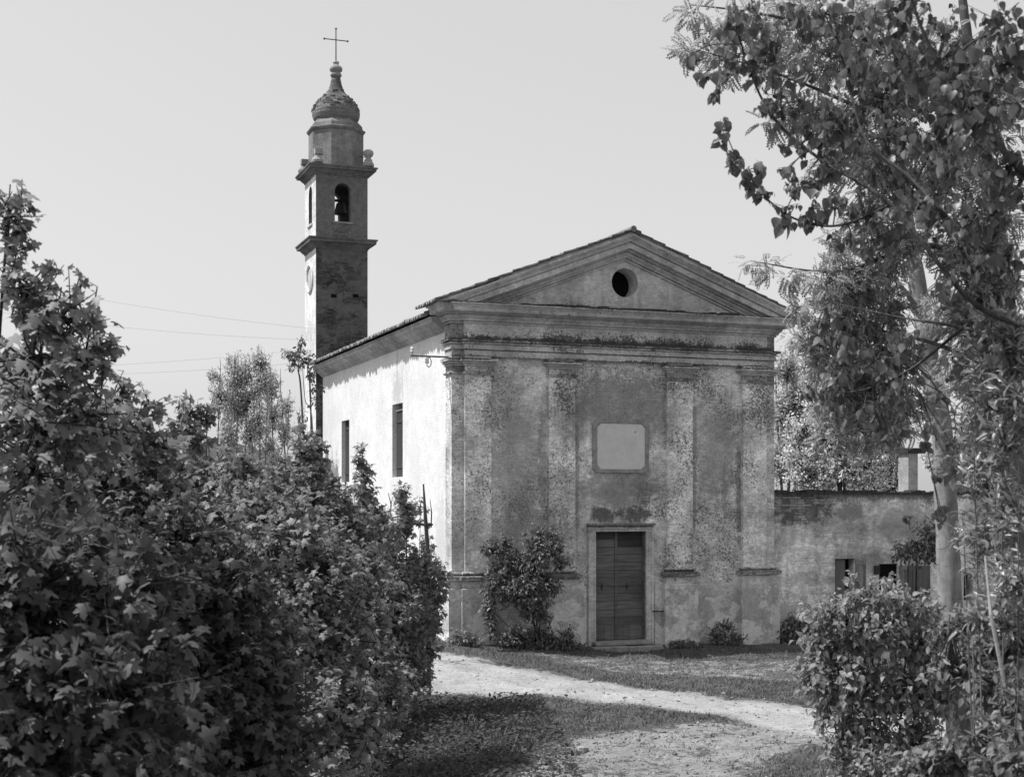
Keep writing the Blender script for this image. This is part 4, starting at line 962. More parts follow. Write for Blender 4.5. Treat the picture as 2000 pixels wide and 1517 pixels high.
# ---- plants at the church foot
fb = lambda s, t, dz=0.0: np.array((*loc2w(s, t)[:2], gzf(*loc2w(s, t)[:2]) + dz))
b = fb(2.1, -.55)
P_('wall_shrub', 'leafy shrub growing up the facade left of the church door', 'shrub', 'ovate', b, [([b, at(1035, 1180, 34.2), at(1010, 1120, 34.3), at(965, 1080, 34.2)], .022, .008, 6), ([b, at(1045, 1160, 34.3), at(1050, 1100, 34.4), at(1052, 1040, 34.4)], .022, .008, 6), ([b, at(1060, 1150, 34.5), at(1085, 1095, 34.7)], .02, .006, 6), ([b, at(985, 1215, 34), at(955, 1180, 34)], .015, .005, 5)],
   [(968, 1070, 34.2, 22, 20, .3), (950, 1068, 34.1, 12, 8, .2), (985, 1058, 34.2, 12, 14, .2), (1050, 1040, 34.4, 17, 20, .25), (1080, 1040, 34.5, 10, 14, .2, .8), (1047, 1075, 34.3, 24, 22, .3), (1082, 1070, 34.5, 16, 14, .25), (1092, 1095, 34.6, 16, 12, .25), (1015, 1090, 34.3, 28, 18, .3), (1035, 1105, 34.2, 40, 24, .4), (985, 1110, 34.2, 34, 20, .35), (965, 1142, 34, 26, 22, .3), (1010, 1145, 34, 40, 24, .4), (1060, 1140, 34.2, 38, 22, .4), (955, 1185, 33.9, 14, 26, .25), (960, 1215, 33.8, 10, 14, .2), (1040, 1168, 34, 44, 14, .3, .8), (962, 1235, 33.8, 10, 12, .2), (1035, 1192, 34, 28, 16, .3, .7), (1000, 1172, 34, 24, 12, .25, .8), (1060, 1200, 34.1, 16, 20, .25, .6)], LS, BD, .098, 51, 5.0)
def weed(name, label, s, t, w_, h, seed, kind='ovate', size=.10, lm=LS, lai=3.0, cat='weed'):
    b = fb(s, t); d = b[1]; u = CX + F * b[0] / d; v = HY - F * (b[2] - H) / d; px = F / d
    bls = []; rr = random.Random(seed); k = max(3, int(w_ / .22))
    for i in range(k):
        f_ = (i + .5) / k - .5; hh = h * (1 - 1.5 * f_ * f_) * rr.uniform(.55, 1.0)
        bls.append((u + f_ * w_ * px, v - hh * .5 * px, d + rr.uniform(-.08, .02), .6 * w_ / k * px + 4, hh * .5 * px, .15))
    return P_(name, label, cat, kind, b, stems(b, [at(q_[0], q_[1] - q_[4], q_[2]) for q_ in bls[:5]], .008, .003, 4), bls, lm, BD, size, seed, lai, wood_name='stem', twigr=.003)
weed('weed_clump', 'dark weeds crowding the foot of the shrub left of the door', 1.95, -.75, 1.7, .8, 61, lai=4.5)
weed('weed_clump', 'low weeds at the foot of the sunlit church corner', .1, -.8, .8, .45, 62, lm=LM)
weed('weed_clump', 'small weed tuft against the plinth right of the door', 7.45, -.35, .85, .62, 63, 'willow', .14)
weed('weed_clump', 'sparse seedlings growing at the foot of the second pilaster base', 3.0, -.5, .5, .3, 64, 'ovate', .07)
weed('weed_clump', 'tiny weeds below the third pilaster base right of the doorstep', 6.2, -.4, 1.0, .2, 67, 'ovate', .07)
weed('wall_shrub', 'small dark bush where the church meets the low outbuilding', 9.75, -.15, .9, .95, 65, 'ovate', .11, cat='shrub')
weed('weed_clump', 'dark ivy mat on the ground below the small bush by the outbuilding', 9.8, -.5, 1.3, .42, 66)

# ------------------------------------------------------------------ outbuilding right of the church
AN = empty('outbuilding', loc2w(W + .004, .32, 0), TH, 'low outbuilding with peeling plaster joined to the right side of the church', 'building')
def afac(u, v):
    s, z = fac(u, v, .32); return s - W - .004, z
AL = 13.0
d0, zd = afac(1631, 1091); d1, _ = afac(1668, 1091)
w0, zw1 = afac(1717, 1101); w1, zw0 = afac(1753, 1160)
v0, zv1 = afac(1880, 1118); v1, zv0 = afac(1901, 1172)
ZT = 3.80
mb = MB()
mb.plate([(0, -.9), (d0, -.9), (d0, zd), (d1, zd), (d1, -.9), (AL, -.9), (AL, ZT), (0, ZT)], [[(w0, zw0), (w1, zw0), (w1, zw1), (w0, zw1)], [(v0, zv0), (v1, zv0), (v1, zv1), (v0, zv1)]], FR, 0, .4)
mb.box(AL - .4, AL, .4, 5, -.9, ZT - .1); mb.box(0, AL, 5, 5.4, -.9, ZT - .6)
aw_ = mb.build('wall', M['annex'], AN)
# exposed brick high on the wall beside the church
mb = MB(); rr = random.Random(9)
zz = 3.72
while zz > 3.05:
    x = .06 + rr.uniform(0, .15); xmax = 1.7 if zz > 3.55 else 1.35 + rr.uniform(-.3, .25); xmin = .05 if zz > 3.35 else .7
    x += xmin
    while x < xmax:
        l = rr.uniform(.2, .27)
        if rr.random() < .72: mb.box(x, x + l - .015, -.018 - rr.uniform(0, .012), -.001, zz - .058, zz)
        x += l
    zz -= .072
mb.build('brick_course', brickmat('bare_brick', .34, .7, .2), aw_)
V, Fc = tile_sheet('', None, 0, 1, 0, 1, 0, 0, 1)
mb = MB(); x = .02
while x < AL - .1:
    l = rr.uniform(.16, .22); mb.box(x, min(AL, x + l) - .012, -.12 - rr.uniform(0, .04), .45, ZT + .002, ZT + rr.choice((.03, .05, .06, .07, .10)) + rr.uniform(0, .02)); x += l
arf = mb.build('roof_edge', simple('eave_tile', .045, .4, 9), AN)
mb = MB(); mb.add([(0, .45, ZT + .06), (AL, .45, ZT + .06), (AL, 5.6, ZT - .55), (0, 5.6, ZT - .55)], [(0, 1, 2, 3)]); mb.build('roof', M['tile'], AN)
# doorway with curtain and shutter
mb = MB(); mb.box(d0 - .1, d1 + .1, .27, .3, -.5, zd + .1); dw = mb.build('doorway', M['black'], AN)
mb = MB(); n = 26; vs = []
for k in range(n + 1):
    xx = d0 + .07 + (.33) * k / n; yy = .12 + .035 * math.sin(k * 1.35) + .012 * math.sin(k * 3.1)
    vs += [(xx, yy, -.1), (xx - .02 * (k / n), yy * .9, zd - .03)]
mb.add(vs, [(2 * k, 2 * k + 2, 2 * k + 3, 2 * k + 1) for k in range(n)]); mb.build('curtain', M['cloth'], dw, smooth=True, recalc=False)
def shutter(x0, x1, z0, z1, y, parent, mat):
    m_ = MB(); m_.box(x0, x1, y - .04, y, z0, z1)
    for (a, b_, c_, d_) in ((x0, x1, z1 - .12, z1), (x0, x1, z0, z0 + .12), (x0, x0 + .07, z0 + .12, z1 - .12), (x1 - .07, x1, z0 + .12, z1 - .12)): m_.box(a, b_, y - .06, y - .042, c_, d_)
    return m_.build('shutter', mat, parent, bevel=.004)
sx0, _ = afac(1668, 1090); sx1, sz = afac(1689, 1096)
shutter(sx0 + .03, sx1, -.1, zd - .05, -.004, dw, M['shutterpale'])
mb = MB(); mb.box(w0 - .1, w1 + .1, .05, .09, zw0 - .1, zw1 + .1); wn = mb.build('window', M['black'], AN)
shutter(w0 - .18, w0 - .01, zw1 - .28, zw1 - .04, -.004, wn, M['shutter'])
ssx0, ssz = afac(1756, 1104); ssx1, _ = afac(1768, 1104); shutter(ssx0, ssx1 + .02, zw0, ssz, -.004, wn, M['shutterpale'])
ddx0, ddz = afac(1772, 1106); ddx1, _ = afac(1815, 1106)
mb = MB(); mb.box(ddx0, ddx1, -.05, -.002, -.2, ddz + .02); mb.box(ddx0 + .14, ddx1 - .14, -.065, -.052, ddz - .75, ddz - .12); mb.box(ddx0 + .14, ddx1 - .14, -.065, -.052, .1, ddz - .9); mb.build('door', woodmat('shed_door', .11, False), AN, bevel=.006)
mb = MB(); mb.box(v0 - .1, v1 + .1, .3, .34, zv0 - .1, zv1 + .1); w2n = mb.build('window', M['black'], AN)
mb = MB(); mz = (zv0 + zv1) / 2; mb.box(v0, v1, .2, .24, mz - .02, mz + .02); mb.box((v0 + v1) / 2 - .015, (v0 + v1) / 2 + .015, .2, .24, zv0, zv1); mb.build('frame', M['shutterpale'], w2n)
mb = MB(); mb.box(v0 - .14, v0, -.05, -.002, zv0 - .05, zv1 + .12); mb.box(v0, v1 + .12, -.05, -.002, zv1, zv1 + .12); mb.build('surround', M['frame'], w2n)
mb = MB(); xc, _ = afac(1773, 930); yc_ = 2.2
k_ = (P0 + A2 * (xc + W) + B2 * (yc_ + .32)).y / (P0 + A2 * (xc + W) + B2 * .32).y
xcc = 9.0 - .0
q_ = fac(1774, 930, .32 + yc_); xcc = q_[0] - W; zc0 = fac(1774, 885, .32 + yc_)[1]
mb.box(xcc, xcc + .34, yc_, yc_ + .5, 3.4, zc0); ch = mb.build('chimney', plaster('chimney_plaster', .36, .12, .8, [], thr=.6), AN)
mb = MB(); mb.box(xcc - .08, xcc + .55, yc_ - .08, yc_ + .58, zc0 + .002, zc0 + .16); mb.build('chimney_cap', simple('cap_dark', .03, .3, 8), ch)

# creeper on the outbuilding wall
b = np.array((*loc2w(W + 4.6, .1)[:2], -.3))
P_('climbing_shrub', 'dense climbing shrub over the outbuilding window beside the pale trunk', 'shrub', 'ovate', b, [([b, at(1790, 1120, 37.8), at(1790, 1060, 37.9)], .04, .01, 6)],
   [(1760, 1078, 37.8, 20, 18, .2), (1790, 1060, 37.8, 30, 18, .25), (1815, 1035, 37.8, 26, 26, .25), (1800, 1085, 37.7, 30, 16, .25), (1830, 1070, 37.9, 30, 34, .25), (1780, 1010, 37.9, 26, 6, .15, .6)], LS, BD, .13, 70, 2.2)

# ------------------------------------------------------------------ shed far left
b = np.array(((545 - CX) / F * 47, 47, 0)); sh_ = empty('garden_hut', tuple(b), R(14), 'small pale hut with a tiled roof half hidden behind the hedge', 'hut')
ze = H + (HY - 918) / F * 47
mb = MB(); mb.box(0, 2.6, 0, 3, -.6, ze - .32); mb.build('wall', M['towerlit'], sh_)
mb = MB(); mb.box(-.1, 2.7, -.1, 3.1, ze - .318, ze - .1); mb.build('cornice', M['sidecorn'], sh_)
V, Fc = join_np([tile_sheet('', None, -.3, 3.3, -.35, 1.3, ze - .02, ze + .42, 8), tile_sheet('', None, -.3, 3.3, 2.95, 1.3, ze - .02, ze + .42, 9)])
link_mesh('roof', np_mesh('roof', V, Fc), M['tile'], sh_)
mb = MB(); mb.add([(-.1, -.05, ze - .1), (2.7, -.05, ze - .1), (1.3, -.05, ze + .36)], [(0, 1, 2)]); mb.build('gable', M['sidecorn'], sh_)

# ------------------------------------------------------------------ right side trees
# pale poplar with a smooth trunk
tp = [at(1882, 1510, 19), at(1872, 1400, 18.9), at(1858, 1190, 18.8), at(1848, 1000, 18.8), at(1842, 860, 18.8), at(1822, 740, 18.8), at(1803, 620, 18.8), at(1787, 520, 18.8), at(1765, 400, 18.9), at(1745, 250, 19)]
base = tp[0].copy(); base[2] = gzf(base[0], base[1]); tp[0] = base
P_('poplar_tree', 'pale smooth-trunked poplar standing right of the church', 'tree', 'heart', base, [(tp, .18, .085, 14), ([tp[6], at(1760, 560, 18.5), at(1690, 500, 18), at(1600, 470, 17.6)], .04, .01, 6), ([tp[5], at(1870, 640, 18.4), at(1930, 560, 18)], .06, .015, 6), ([tp[7], at(1830, 400, 19), at(1880, 250, 19)], .06, .015, 6)],
   [(1760, 120, 19, 80, 60), (1840, 200, 19, 80, 60), (1700, 300, 19, 60, 40, None, .7), (1900, 300, 18.6, 70, 60), (1930, 520, 18.4, 60, 50), (1700, 560, 18.4, 60, 36, None, .6), (1640, 470, 18, 40, 24, None, .6), (1880, 90, 19, 90, 70), (1680, 60, 19, 60, 40, None, .7)], LH, BW, .085, 80, 1.8, twigr=.004)
# locust behind with fine feathered leaves; rough dark trunk at the right edge
lt = [gp(2010, 16.6), at(1992, 1200, 16.5), at(1985, 950, 16.5), at(1980, 760, 16.5), at(1960, 560, 16.6), at(1930, 350, 16.7), at(1900, 150, 16.8), at(1880, 0, 16.8)]
P_('locust_tree', 'rough-barked locust at the right edge with fine feathery leaves', 'tree', 'pinnate', lt[0], [(lt, .20, .05, 12), ([lt[4], at(1820, 480, 16.4), at(1640, 530, 16.2), at(1480, 512, 16)], .04, .005, 7), ([lt[5], at(1780, 260, 16), at(1560, 160, 15.6), at(1370, 100, 15.2)], .04, .005, 7), ([lt[6], at(1700, 80, 15.8), at(1500, 30, 15.4), at(1350, 10, 15.2)], .035, .005, 7), ([lt[3], at(1850, 680, 16.6), at(1700, 640, 16.8), at(1580, 600, 16.8)], .035, .005, 7)],
   [(1365, 25, 15.2, 34, 16, .3), (1350, 105, 15.2, 32, 14, .3), (1400, 120, 15.3, 34, 22, .4), (1450, 60, 15.4, 60, 40, .5), (1520, 120, 15.6, 60, 36, .5), (1560, 30, 15.6, 70, 40), (1640, 110, 15.8, 70, 50), (1600, 220, 15.8, 70, 26, .4, .8), (1500, 250, 15.7, 30, 10, .3, .8), (1700, 40, 15.8, 80, 50), (1720, 190, 16, 70, 60), (1650, 320, 16, 60, 36, .5, .8), (1740, 330, 16, 70, 60), (1820, 130, 16, 80, 80), (1840, 330, 16.2, 70, 70), (1930, 200, 16.2, 80, 90), (1940, 420, 16.3, 70, 80),
    (1465, 508, 16, 22, 9, .25), (1500, 522, 16, 26, 12, .3), (1545, 535, 16.1, 28, 12, .35), (1618, 560, 16.2, 28, 24, .4), (1640, 480, 16.2, 36, 24, .4), (1620, 545, 16.2, 40, 26, .4), (1680, 540, 16.3, 50, 40), (1740, 480, 16.3, 60, 50), (1850, 500, 16.4, 50, 50, None, .7), (1636, 630, 16.7, 38, 32), (1680, 640, 16.8, 50, 46), (1590, 690, 16.8, 26, 30, .4), (1640, 720, 16.9, 44, 40), (1720, 710, 16.9, 54, 46), (1660, 790, 17, 50, 36), (1735, 610, 16.8, 44, 50), (1900, 620, 16.6, 70, 70), (1960, 560, 16.4, 50, 60), (1930, 740, 16.6, 60, 50), (1740, 830, 17, 50, 40), (1560, 210, 15.7, 60, 30, .4, .8), (1660, 260, 16, 60, 50), (1580, 330, 16, 30, 20, .3, .5), (1700, 420, 16.2, 60, 40), (1560, 600, 16.6, 26, 18, .3, .8), (1900, 900, 16.6, 50, 50, None, .6), (1600, 660, 16.8, 40, 40), (1650, 590, 16.6, 60, 40), (1700, 760, 17, 60, 44), (1620, 760, 17, 36, 30), (1900, 560, 16.5, 40, 50), (1950, 660, 16.4, 50, 50), (1960, 820, 16.5, 40, 50), (1755, 700, 16.9, 44, 60), (1770, 790, 16.9, 36, 40, .4, .8), (1690, 860, 17, 40, 30, .4, .7), (1870, 720, 17.5, 30, 50, .4, .8), (1900, 480, 16.4, 50, 50), (1830, 620, 17.6, 30, 40, .4, .7), (1735, 560, 16.6, 46, 40, None, .8), (1640, 850, 17, 40, 24, .4, .6)], LP, BR, .15, 81, 4.6, twigr=.003, shell=.2)
# near poplar reaching in from the right
nb = np.array((4.6, 8.2, gzf(4.6, 8.2)))
def lm_(*pts): return [at(*p) for p in pts]
P_('poplar_tree', 'poplar whose dark branches hang in from the right with large heart-shaped leaves', 'tree', 'heart', nb,
   [([nb, np.array((4.5, 8.2, 3.0)), np.array((4.3, 8.2, 5.5)), np.array((4.0, 8.2, 8.0))], .22, .12, 12),
    ([np.array((4.45, 8.2, 3.4))] + lm_((2080, 690, 8.3), (1900, 590, 8.4), (1740, 400, 8.6), (1600, 310, 8.9), (1500, 215, 9.1), (1440, 60, 9.2), (1430, -40, 9.2)), .022, .003, 8),
    ([np.array((4.4, 8.2, 4.0))] + lm_((2060, 560, 8.0), (1900, 470, 8.1), (1780, 350, 8.3), (1690, 270, 8.5), (1650, 130, 8.7), (1600, 0, 8.8)), .020, .003, 8),
    ([np.array((4.35, 8.2, 4.6))] + lm_((2050, 380, 7.6), (1920, 240, 7.6), (1820, 100, 7.6), (1760, -60, 7.6)), .026, .006, 8),
    ([at(1740, 400, 8.6), at(1640, 440, 8.8), at(1560, 430, 9), at(1500, 390, 9), at(1440, 310, 9.1), at(1412, 240, 9.1)], .010, .003, 5),
    ([at(2080, 690, 8.3), at(1880, 640, 9), at(1760, 620, 9.6), at(1620, 590, 10)], .016, .003, 6),
    ([at(1880, 640, 9), at(1780, 720, 9.5), at(1690, 760, 9.8), at(1600, 770, 10)], .012, .003, 6)],
   [(1340, 115, 9.2, 22, 22, .15, .7), (1375, 145, 9.2, 30, 18, .2, .8), (1410, 165, 9.2, 30, 18, .2, .8), (1430, 40, 9.2, 42, 40), (1490, 110, 9.1, 45, 50), (1440, 110, 9.1, 36, 30), (1530, 190, 9, 50, 40), (1580, 60, 9, 40, 36, None, .6), (1590, 130, 8.9, 36, 24, .2, .7),
    (1415, 250, 9.1, 16, 24, .15, 1.3), (1430, 300, 9.1, 18, 26, .15, 1.4), (1480, 330, 9.1, 16, 16, .12, .8), (1560, 370, 9, 26, 20, .2, .9), (1455, 345, 9.1, 22, 18, .15), (1495, 375, 9, 22, 18, .15), (1535, 405, 9, 22, 18, .15), (1590, 420, 8.9, 30, 22, .2), (1530, 430, 9, 20, 20, .12, .8), (1560, 280, 9, 36, 30, .3, .9), (1610, 330, 8.9, 40, 34), (1630, 240, 8.8, 50, 40), (1680, 400, 8.7, 50, 40), (1680, 130, 8.7, 60, 60), (1640, 30, 8.8, 50, 40), (1740, 260, 8.5, 60, 55), (1720, 480, 8.7, 46, 40, None, .7), (1780, 400, 8.4, 56, 50), (1770, 120, 8.3, 70, 70), (1840, 250, 8, 70, 70), (1830, 420, 8.2, 55, 50, None, .8), (1860, 110, 7.7, 80, 80), (1950, 60, 7.4, 80, 70), (1930, 200, 7.5, 80, 80), (1960, 340, 7.6, 70, 70), (1900, 420, 8, 55, 50, None, .7), (1960, 500, 7.9, 60, 50, None, .7), (1760, 20, 7.8, 80, 50),
    (1622, 625, 10, 24, 28, .25, .9), (1594, 668, 10, 14, 26, .2, .8), (1650, 670, 9.9, 40, 30, .3, .8), (1700, 690, 9.8, 40, 30, .3, .7), (1760, 670, 9.6, 40, 40, None, .5), (1590, 760, 10, 24, 20, .2), (1630, 780, 10, 28, 22, .2), (1690, 800, 9.8, 36, 26, .25), (1740, 760, 9.7, 36, 36, None, .7), (1720, 840, 9.7, 30, 20, .2, .7), (1765, 750, 9.5, 36, 36, None, .6), (1880, 700, 8.9, 50, 50, None, .5), (1600, 240, 8.9, 40, 30, .3), (1540, 330, 9, 22, 18, .2, .6), (1660, 480, 8.8, 36, 26, .25, .8), (1620, 400, 8.8, 40, 30, .3, .8), (1840, 560, 8.4, 40, 40, None, .5), (1560, 20, 9, 50, 30, None, .6), (1480, 30, 9.1, 36, 30, None, .8), (1640, 730, 9.9, 44, 34, .3, .8), (1830, 860, 9.6, 26, 20, .2, .6), (1840, 775, 9.5, 16, 14, .15, .5), (1780, 830, 9.6, 30, 24, .2, .6), (1860, 930, 9.4, 20, 18, .2, .7), (1835, 1000, 9.5, 16, 14, .15, .6), (1920, 620, 8.6, 50, 40, None, .6), (1970, 680, 8.4, 40, 40, None, .6)], LH, BD, .061, 82, 1.8, twigr=.0025)
# willow-like bush, right edge
wb = gp(1960, 8.3)
P_('willow_shrub', 'tall shrub with narrow shiny leaves at the right edge', 'shrub', 'willow', wb, stems(wb, [at(1900, 820, 8.6), at(1960, 760, 8.4), at(1990, 900, 8.2), at(1880, 1000, 8.8)], .013, .003),
   [(1930, 780, 8.8, 44, 36, None, .9), (1950, 720, 8.5, 50, 50, None, .8), (1925, 860, 8.7, 42, 40, None, .9), (1970, 850, 8.4, 50, 50, None, .9), (1935, 950, 8.6, 46, 50, None, .9), (1915, 1015, 8.8, 28, 30, .3, .7), (1975, 1000, 8.4, 40, 60), (1930, 1060, 8.6, 50, 50, None, .7), (1980, 1130, 8.2, 40, 60), (1890, 820, 9, 30, 40, .3, .8), (1985, 700, 8.4, 36, 50), (1950, 780, 8.6, 50, 44), (1900, 910, 8.8, 26, 40, .3, .8), (1930, 1180, 8.5, 50, 50, None, .8), (1960, 640, 8.5, 50, 40, None, .8), (1920, 690, 8.7, 44, 40, None, .8), (1985, 780, 8.3, 40, 50, None, .8), (1925, 1085, 9, 28, 40, .3, .7), (1960, 1210, 8.4, 50, 40)], LW, BM, .075, 83, 3.0, twigr=.003)
# lilac
lb = gp(1720, 12.8)
P_('lilac_shrub', 'large lilac bush with drooping pointed leaves beside the track', 'shrub', 'lilac', lb, stems(lb, [at(1620, 1180, 12.6), at(1700, 1130, 12.6), at(1780, 1160, 12.6), at(1600, 1300, 12.6), at(1830, 1230, 12.6)], .03, .006),
   [(1690, 1160, 12.6, 46, 26, .3), (1575, 1245, 12.9, 14, 16, .2, .8), (1578, 1330, 12.8, 14, 18, .2, .8), (1660, 1128, 12.7, 10, 14, .15, .8), (1735, 1128, 12.6, 12, 14, .15, .8), (1600, 1400, 12.7, 14, 26, .2, .8), (1570, 1195, 13, 9, 16, .15, .7), (1820, 1180, 12.6, 20, 24, .2, .8), (1620, 1470, 12.4, 18, 30, .3, .8), (1640, 1180, 12.6, 34, 24, .3), (1770, 1175, 12.6, 50, 30, .3), (1605, 1205, 12.6, 30, 26, .25), (1700, 1225, 12.6, 80, 50), (1800, 1250, 12.6, 60, 50), (1610, 1260, 12.6, 40, 36), (1590, 1310, 12.6, 24, 34, .25), (1660, 1310, 12.6, 70, 60), (1760, 1340, 12.6, 80, 60), (1625, 1370, 12.6, 34, 40, .3), (1690, 1410, 12.6, 64, 56), (1780, 1440, 12.6, 70, 50), (1650, 1440, 12.6, 30, 30, .3), (1690, 1500, 12.3, 64, 50), (1830, 1350, 12.6, 50, 50), (1780, 1510, 12.1, 90, 50)], LL, BM, .064, 84, 4.4, twigr=.004)
# elder-like bush bottom right
eb = gp(1950, 7.2)
P_('elder_shrub', 'tangled leafy bush filling the bottom right corner', 'shrub', 'ovate', eb, stems(eb, [at(1900, 1260, 8.5), at(1960, 1230, 8.2), at(1900, 1400, 7.2), at(1990, 1350, 7.2)], .014, .006),
   [(1880, 1230, 10, 50, 36), (1930, 1260, 9.6, 60, 44), (1980, 1240, 9.4, 40, 50), (1860, 1300, 9.6, 50, 40), (1940, 1340, 8.8, 60, 50, None, .8), (1985, 1380, 7.4, 40, 60, None, .8), (1930, 1440, 7.2, 50, 50, None, .7), (1980, 1490, 6.8, 60, 50), (1860, 1480, 7.4, 60, 50, None, .8), (1800, 1500, 7.4, 50, 40)], LS, BM, .062, 85, 4.6, twigr=.004)
# bare pale stem leaning through the bushes
ps = empty('bare_stem', tuple(gp(1990, 8)), 0, 'thin pale bare stem slanting up through the bushes at the right', 'sapling'); o_ = np.array(gp(1990, 8))
mb = MB(); mb.tube([Vector(np.zeros(3)), Vector(at(1975, 1450, 8) - o_), Vector(at(1955, 1300, 8) - o_), Vector(at(1935, 1200, 8) - o_), Vector(at(1924, 1085, 8.1) - o_)], [.015, .014, .012, .010, .006], 7); mb.build('stem', simple('pale_stem', .3, .2, 10), ps)
# trees behind the outbuilding
bt = gp(1540, 62)
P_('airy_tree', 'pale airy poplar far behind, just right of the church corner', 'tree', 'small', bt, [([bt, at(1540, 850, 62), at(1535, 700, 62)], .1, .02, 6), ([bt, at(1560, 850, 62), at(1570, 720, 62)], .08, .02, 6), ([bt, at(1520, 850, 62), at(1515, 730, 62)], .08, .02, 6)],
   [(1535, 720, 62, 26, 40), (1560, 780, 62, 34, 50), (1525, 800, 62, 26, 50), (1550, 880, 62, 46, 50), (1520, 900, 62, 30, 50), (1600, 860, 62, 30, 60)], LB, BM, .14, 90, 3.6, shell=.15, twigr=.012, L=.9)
for i, (u, d, lab, bl) in enumerate([
    (1640, 50, 'leafy tree rising behind the outbuilding wall beside the church', [(1620, 850, 50, 50, 50), (1660, 800, 50, 50, 50), (1570, 900, 50, 50, 46), (1640, 920, 50, 70, 46), (1600, 790, 50, 34, 40, None, .7), (1660, 720, 50, 60, 50), (1560, 840, 50, 30, 30), (1730, 830, 50, 50, 50), (1690, 910, 50, 60, 56), (1590, 930, 50, 60, 36), (1600, 720, 50, 40, 50, None, .8), (1690, 700, 50, 50, 50, None, .8)]),
    (1740, 52, 'leafy tree behind the outbuilding left of the pale trunk', [(1720, 880, 52, 50, 60), (1700, 780, 52, 46, 60), (1745, 940, 52, 40, 30)]),
    (1930, 54, 'leafy tree behind the outbuilding at the far right', [(1900, 940, 54, 70, 34), (1960, 900, 54, 60, 50), (1950, 800, 54, 60, 60, None, .6), (2020, 860, 54, 60, 80), (1860, 930, 54, 40, 40), (1835, 890, 54, 40, 50, None, .7), (1810, 820, 54, 30, 30, None, .4), (1880, 850, 54, 40, 50, None, .5)])]):
    b = gp(u, d)
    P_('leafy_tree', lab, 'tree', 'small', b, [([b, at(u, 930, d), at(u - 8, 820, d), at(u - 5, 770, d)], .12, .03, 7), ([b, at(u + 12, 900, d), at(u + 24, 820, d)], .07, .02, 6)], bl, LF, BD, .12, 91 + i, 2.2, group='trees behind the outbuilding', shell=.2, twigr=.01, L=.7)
# far hedge closing the plain left of the church (one mass)
print('leaves', total)

# ------------------------------------------------------------------ grass and small things on the ground
rg = np.random.default_rng(5)
n = 230000
gy = 36.5 - (36.5 - 16.0) * rg.random(n) ** .8
gx = (rg.random(n) * 1.15 - .07) * 0 + ((rg.random(n) * 1000 + 720) - CX) / F * gy
dv = np.zeros(n)
ii = np.clip(np.searchsorted(xs, gx) - 1, 0, nx - 1); jj = np.clip(np.searchsorted(ys, gy) - 1, 0, ny - 1); dv = DI[ii, jj]
pn = .5 + .5 * np.sin(gx * 2.1 + 1.3 * np.sin(gy * 1.1)) * np.sin(gy * 1.7 + 1.1 * np.sin(gx * 1.9))
keep = rg.random(n) < np.clip(1.15 - 1.5 * dv, 0.03, 1) * (.45 + .55 * pn)
keep &= ~((dv > .75) & (rg.random(n) < .93))
# not inside the buildings
lx = (gx - P0.x) * A2.x + (gy - P0.y) * A2.y; ly = (gx - P0.x) * B2.x + (gy - P0.y) * B2.y
keep &= ~((ly > -.25) & (lx > -.2)); keep &= ~((lx > 3.5) & (lx < 5.7) & (ly > -.65))
gx, gy, dv = gx[keep], gy[keep], dv[keep]; n = len(gx)
cl_ = .35 + .65 * (.5 + .5 * np.sin(gx * 5.3 + 2 * np.sin(gy * 3.1)) * np.sin(gy * 4.7 + 2 * np.sin(gx * 2.7)))
hgt = rg.gamma(2.2, .017, n) * cl_ * np.where(dv > .3, .5, 1.0) * (1 + 1.6 * ((gx < .6) & (gy < 26)) * rg.random(n)) + .012
ang = rg.random(n) * 2 * np.pi; lean = rg.normal(0, 1.0, n)
P = np.stack([gx, gy, gz(gx, gy) - .01], 1)
wd = np.stack([np.cos(ang), np.sin(ang), 0 * ang], 1) * (.006 + .010 * rg.random(n))[:, None] * (1 + .03 * (gy - 16))[:, None]
tip = P + np.stack([-np.sin(ang) * lean * hgt, np.cos(ang) * lean * hgt, hgt], 1)
V = np.stack([P - wd, P + wd, tip], 1).reshape(-1, 3)
me = np_mesh('grass', V, [np.arange(3 * n).reshape(-1, 3)])
go = link_mesh('grass', me, leafmat('grass_blades', .05, .17, .3, .6, .2)); tag(go, 'short grass growing beside the track and along the church foot', 'grass', kind='stuff')
# leafy ground weeds in the hedge's shade
n = 9000
px_ = rg.random(n); gy = 17.2 + 8.6 * rg.random(n); gx = -2.2 + 2.6 * rg.random(n) ** 1.3 * np.clip(1.3 - .03 * (gy - 17), .4, 1.2)
P = np.stack([gx, gy, gz(gx, gy) + .02 + .16 * rg.random(n)], 1)
A = rg.normal(size=(n, 3)); A[:, 2] = .1 + .3 * rg.random(n); N = rg.normal(0, .4, (n, 3)) + np.array((0, 0, 1))
me = leaf_mesh('ground_cover', 'ovate', P, A, N, .05 + .05 * rg.random(n))
gc = link_mesh('ground_cover', me, LGC); tag(gc, 'low broad-leaved ground cover in the shade along the hedge foot', 'ground cover', kind='stuff')
# clods and gravel
n = 9000
gy = 17 + 19 * rg.random(n) ** .8; gx = ((rg.random(n) * 850 + 820) - CX) / F * gy
ii = np.clip(np.searchsorted(xs, gx) - 1, 0, nx - 1); jj = np.clip(np.searchsorted(ys, gy) - 1, 0, ny - 1); dv = DI[ii, jj]
lx = (gx - P0.x) * A2.x + (gy - P0.y) * A2.y; ly = (gx - P0.x) * B2.x + (gy - P0.y) * B2.y
keep = (dv > .3) & (rg.random(n) < np.where(dv > .85, .35, 1.0)) & (ly < -.3); gx, gy = gx[keep], gy[keep]; n = len(gx)
oc = np.array([(1, 0, 0), (0, 1, 0), (-1, 0, 0), (0, -1, 0), (0, 0, .6), (0, 0, -.6)], float); of = np.array([(0, 1, 4), (1, 2, 4), (2, 3, 4), (3, 0, 4), (1, 0, 5), (2, 1, 5), (3, 2, 5), (0, 3, 5)])
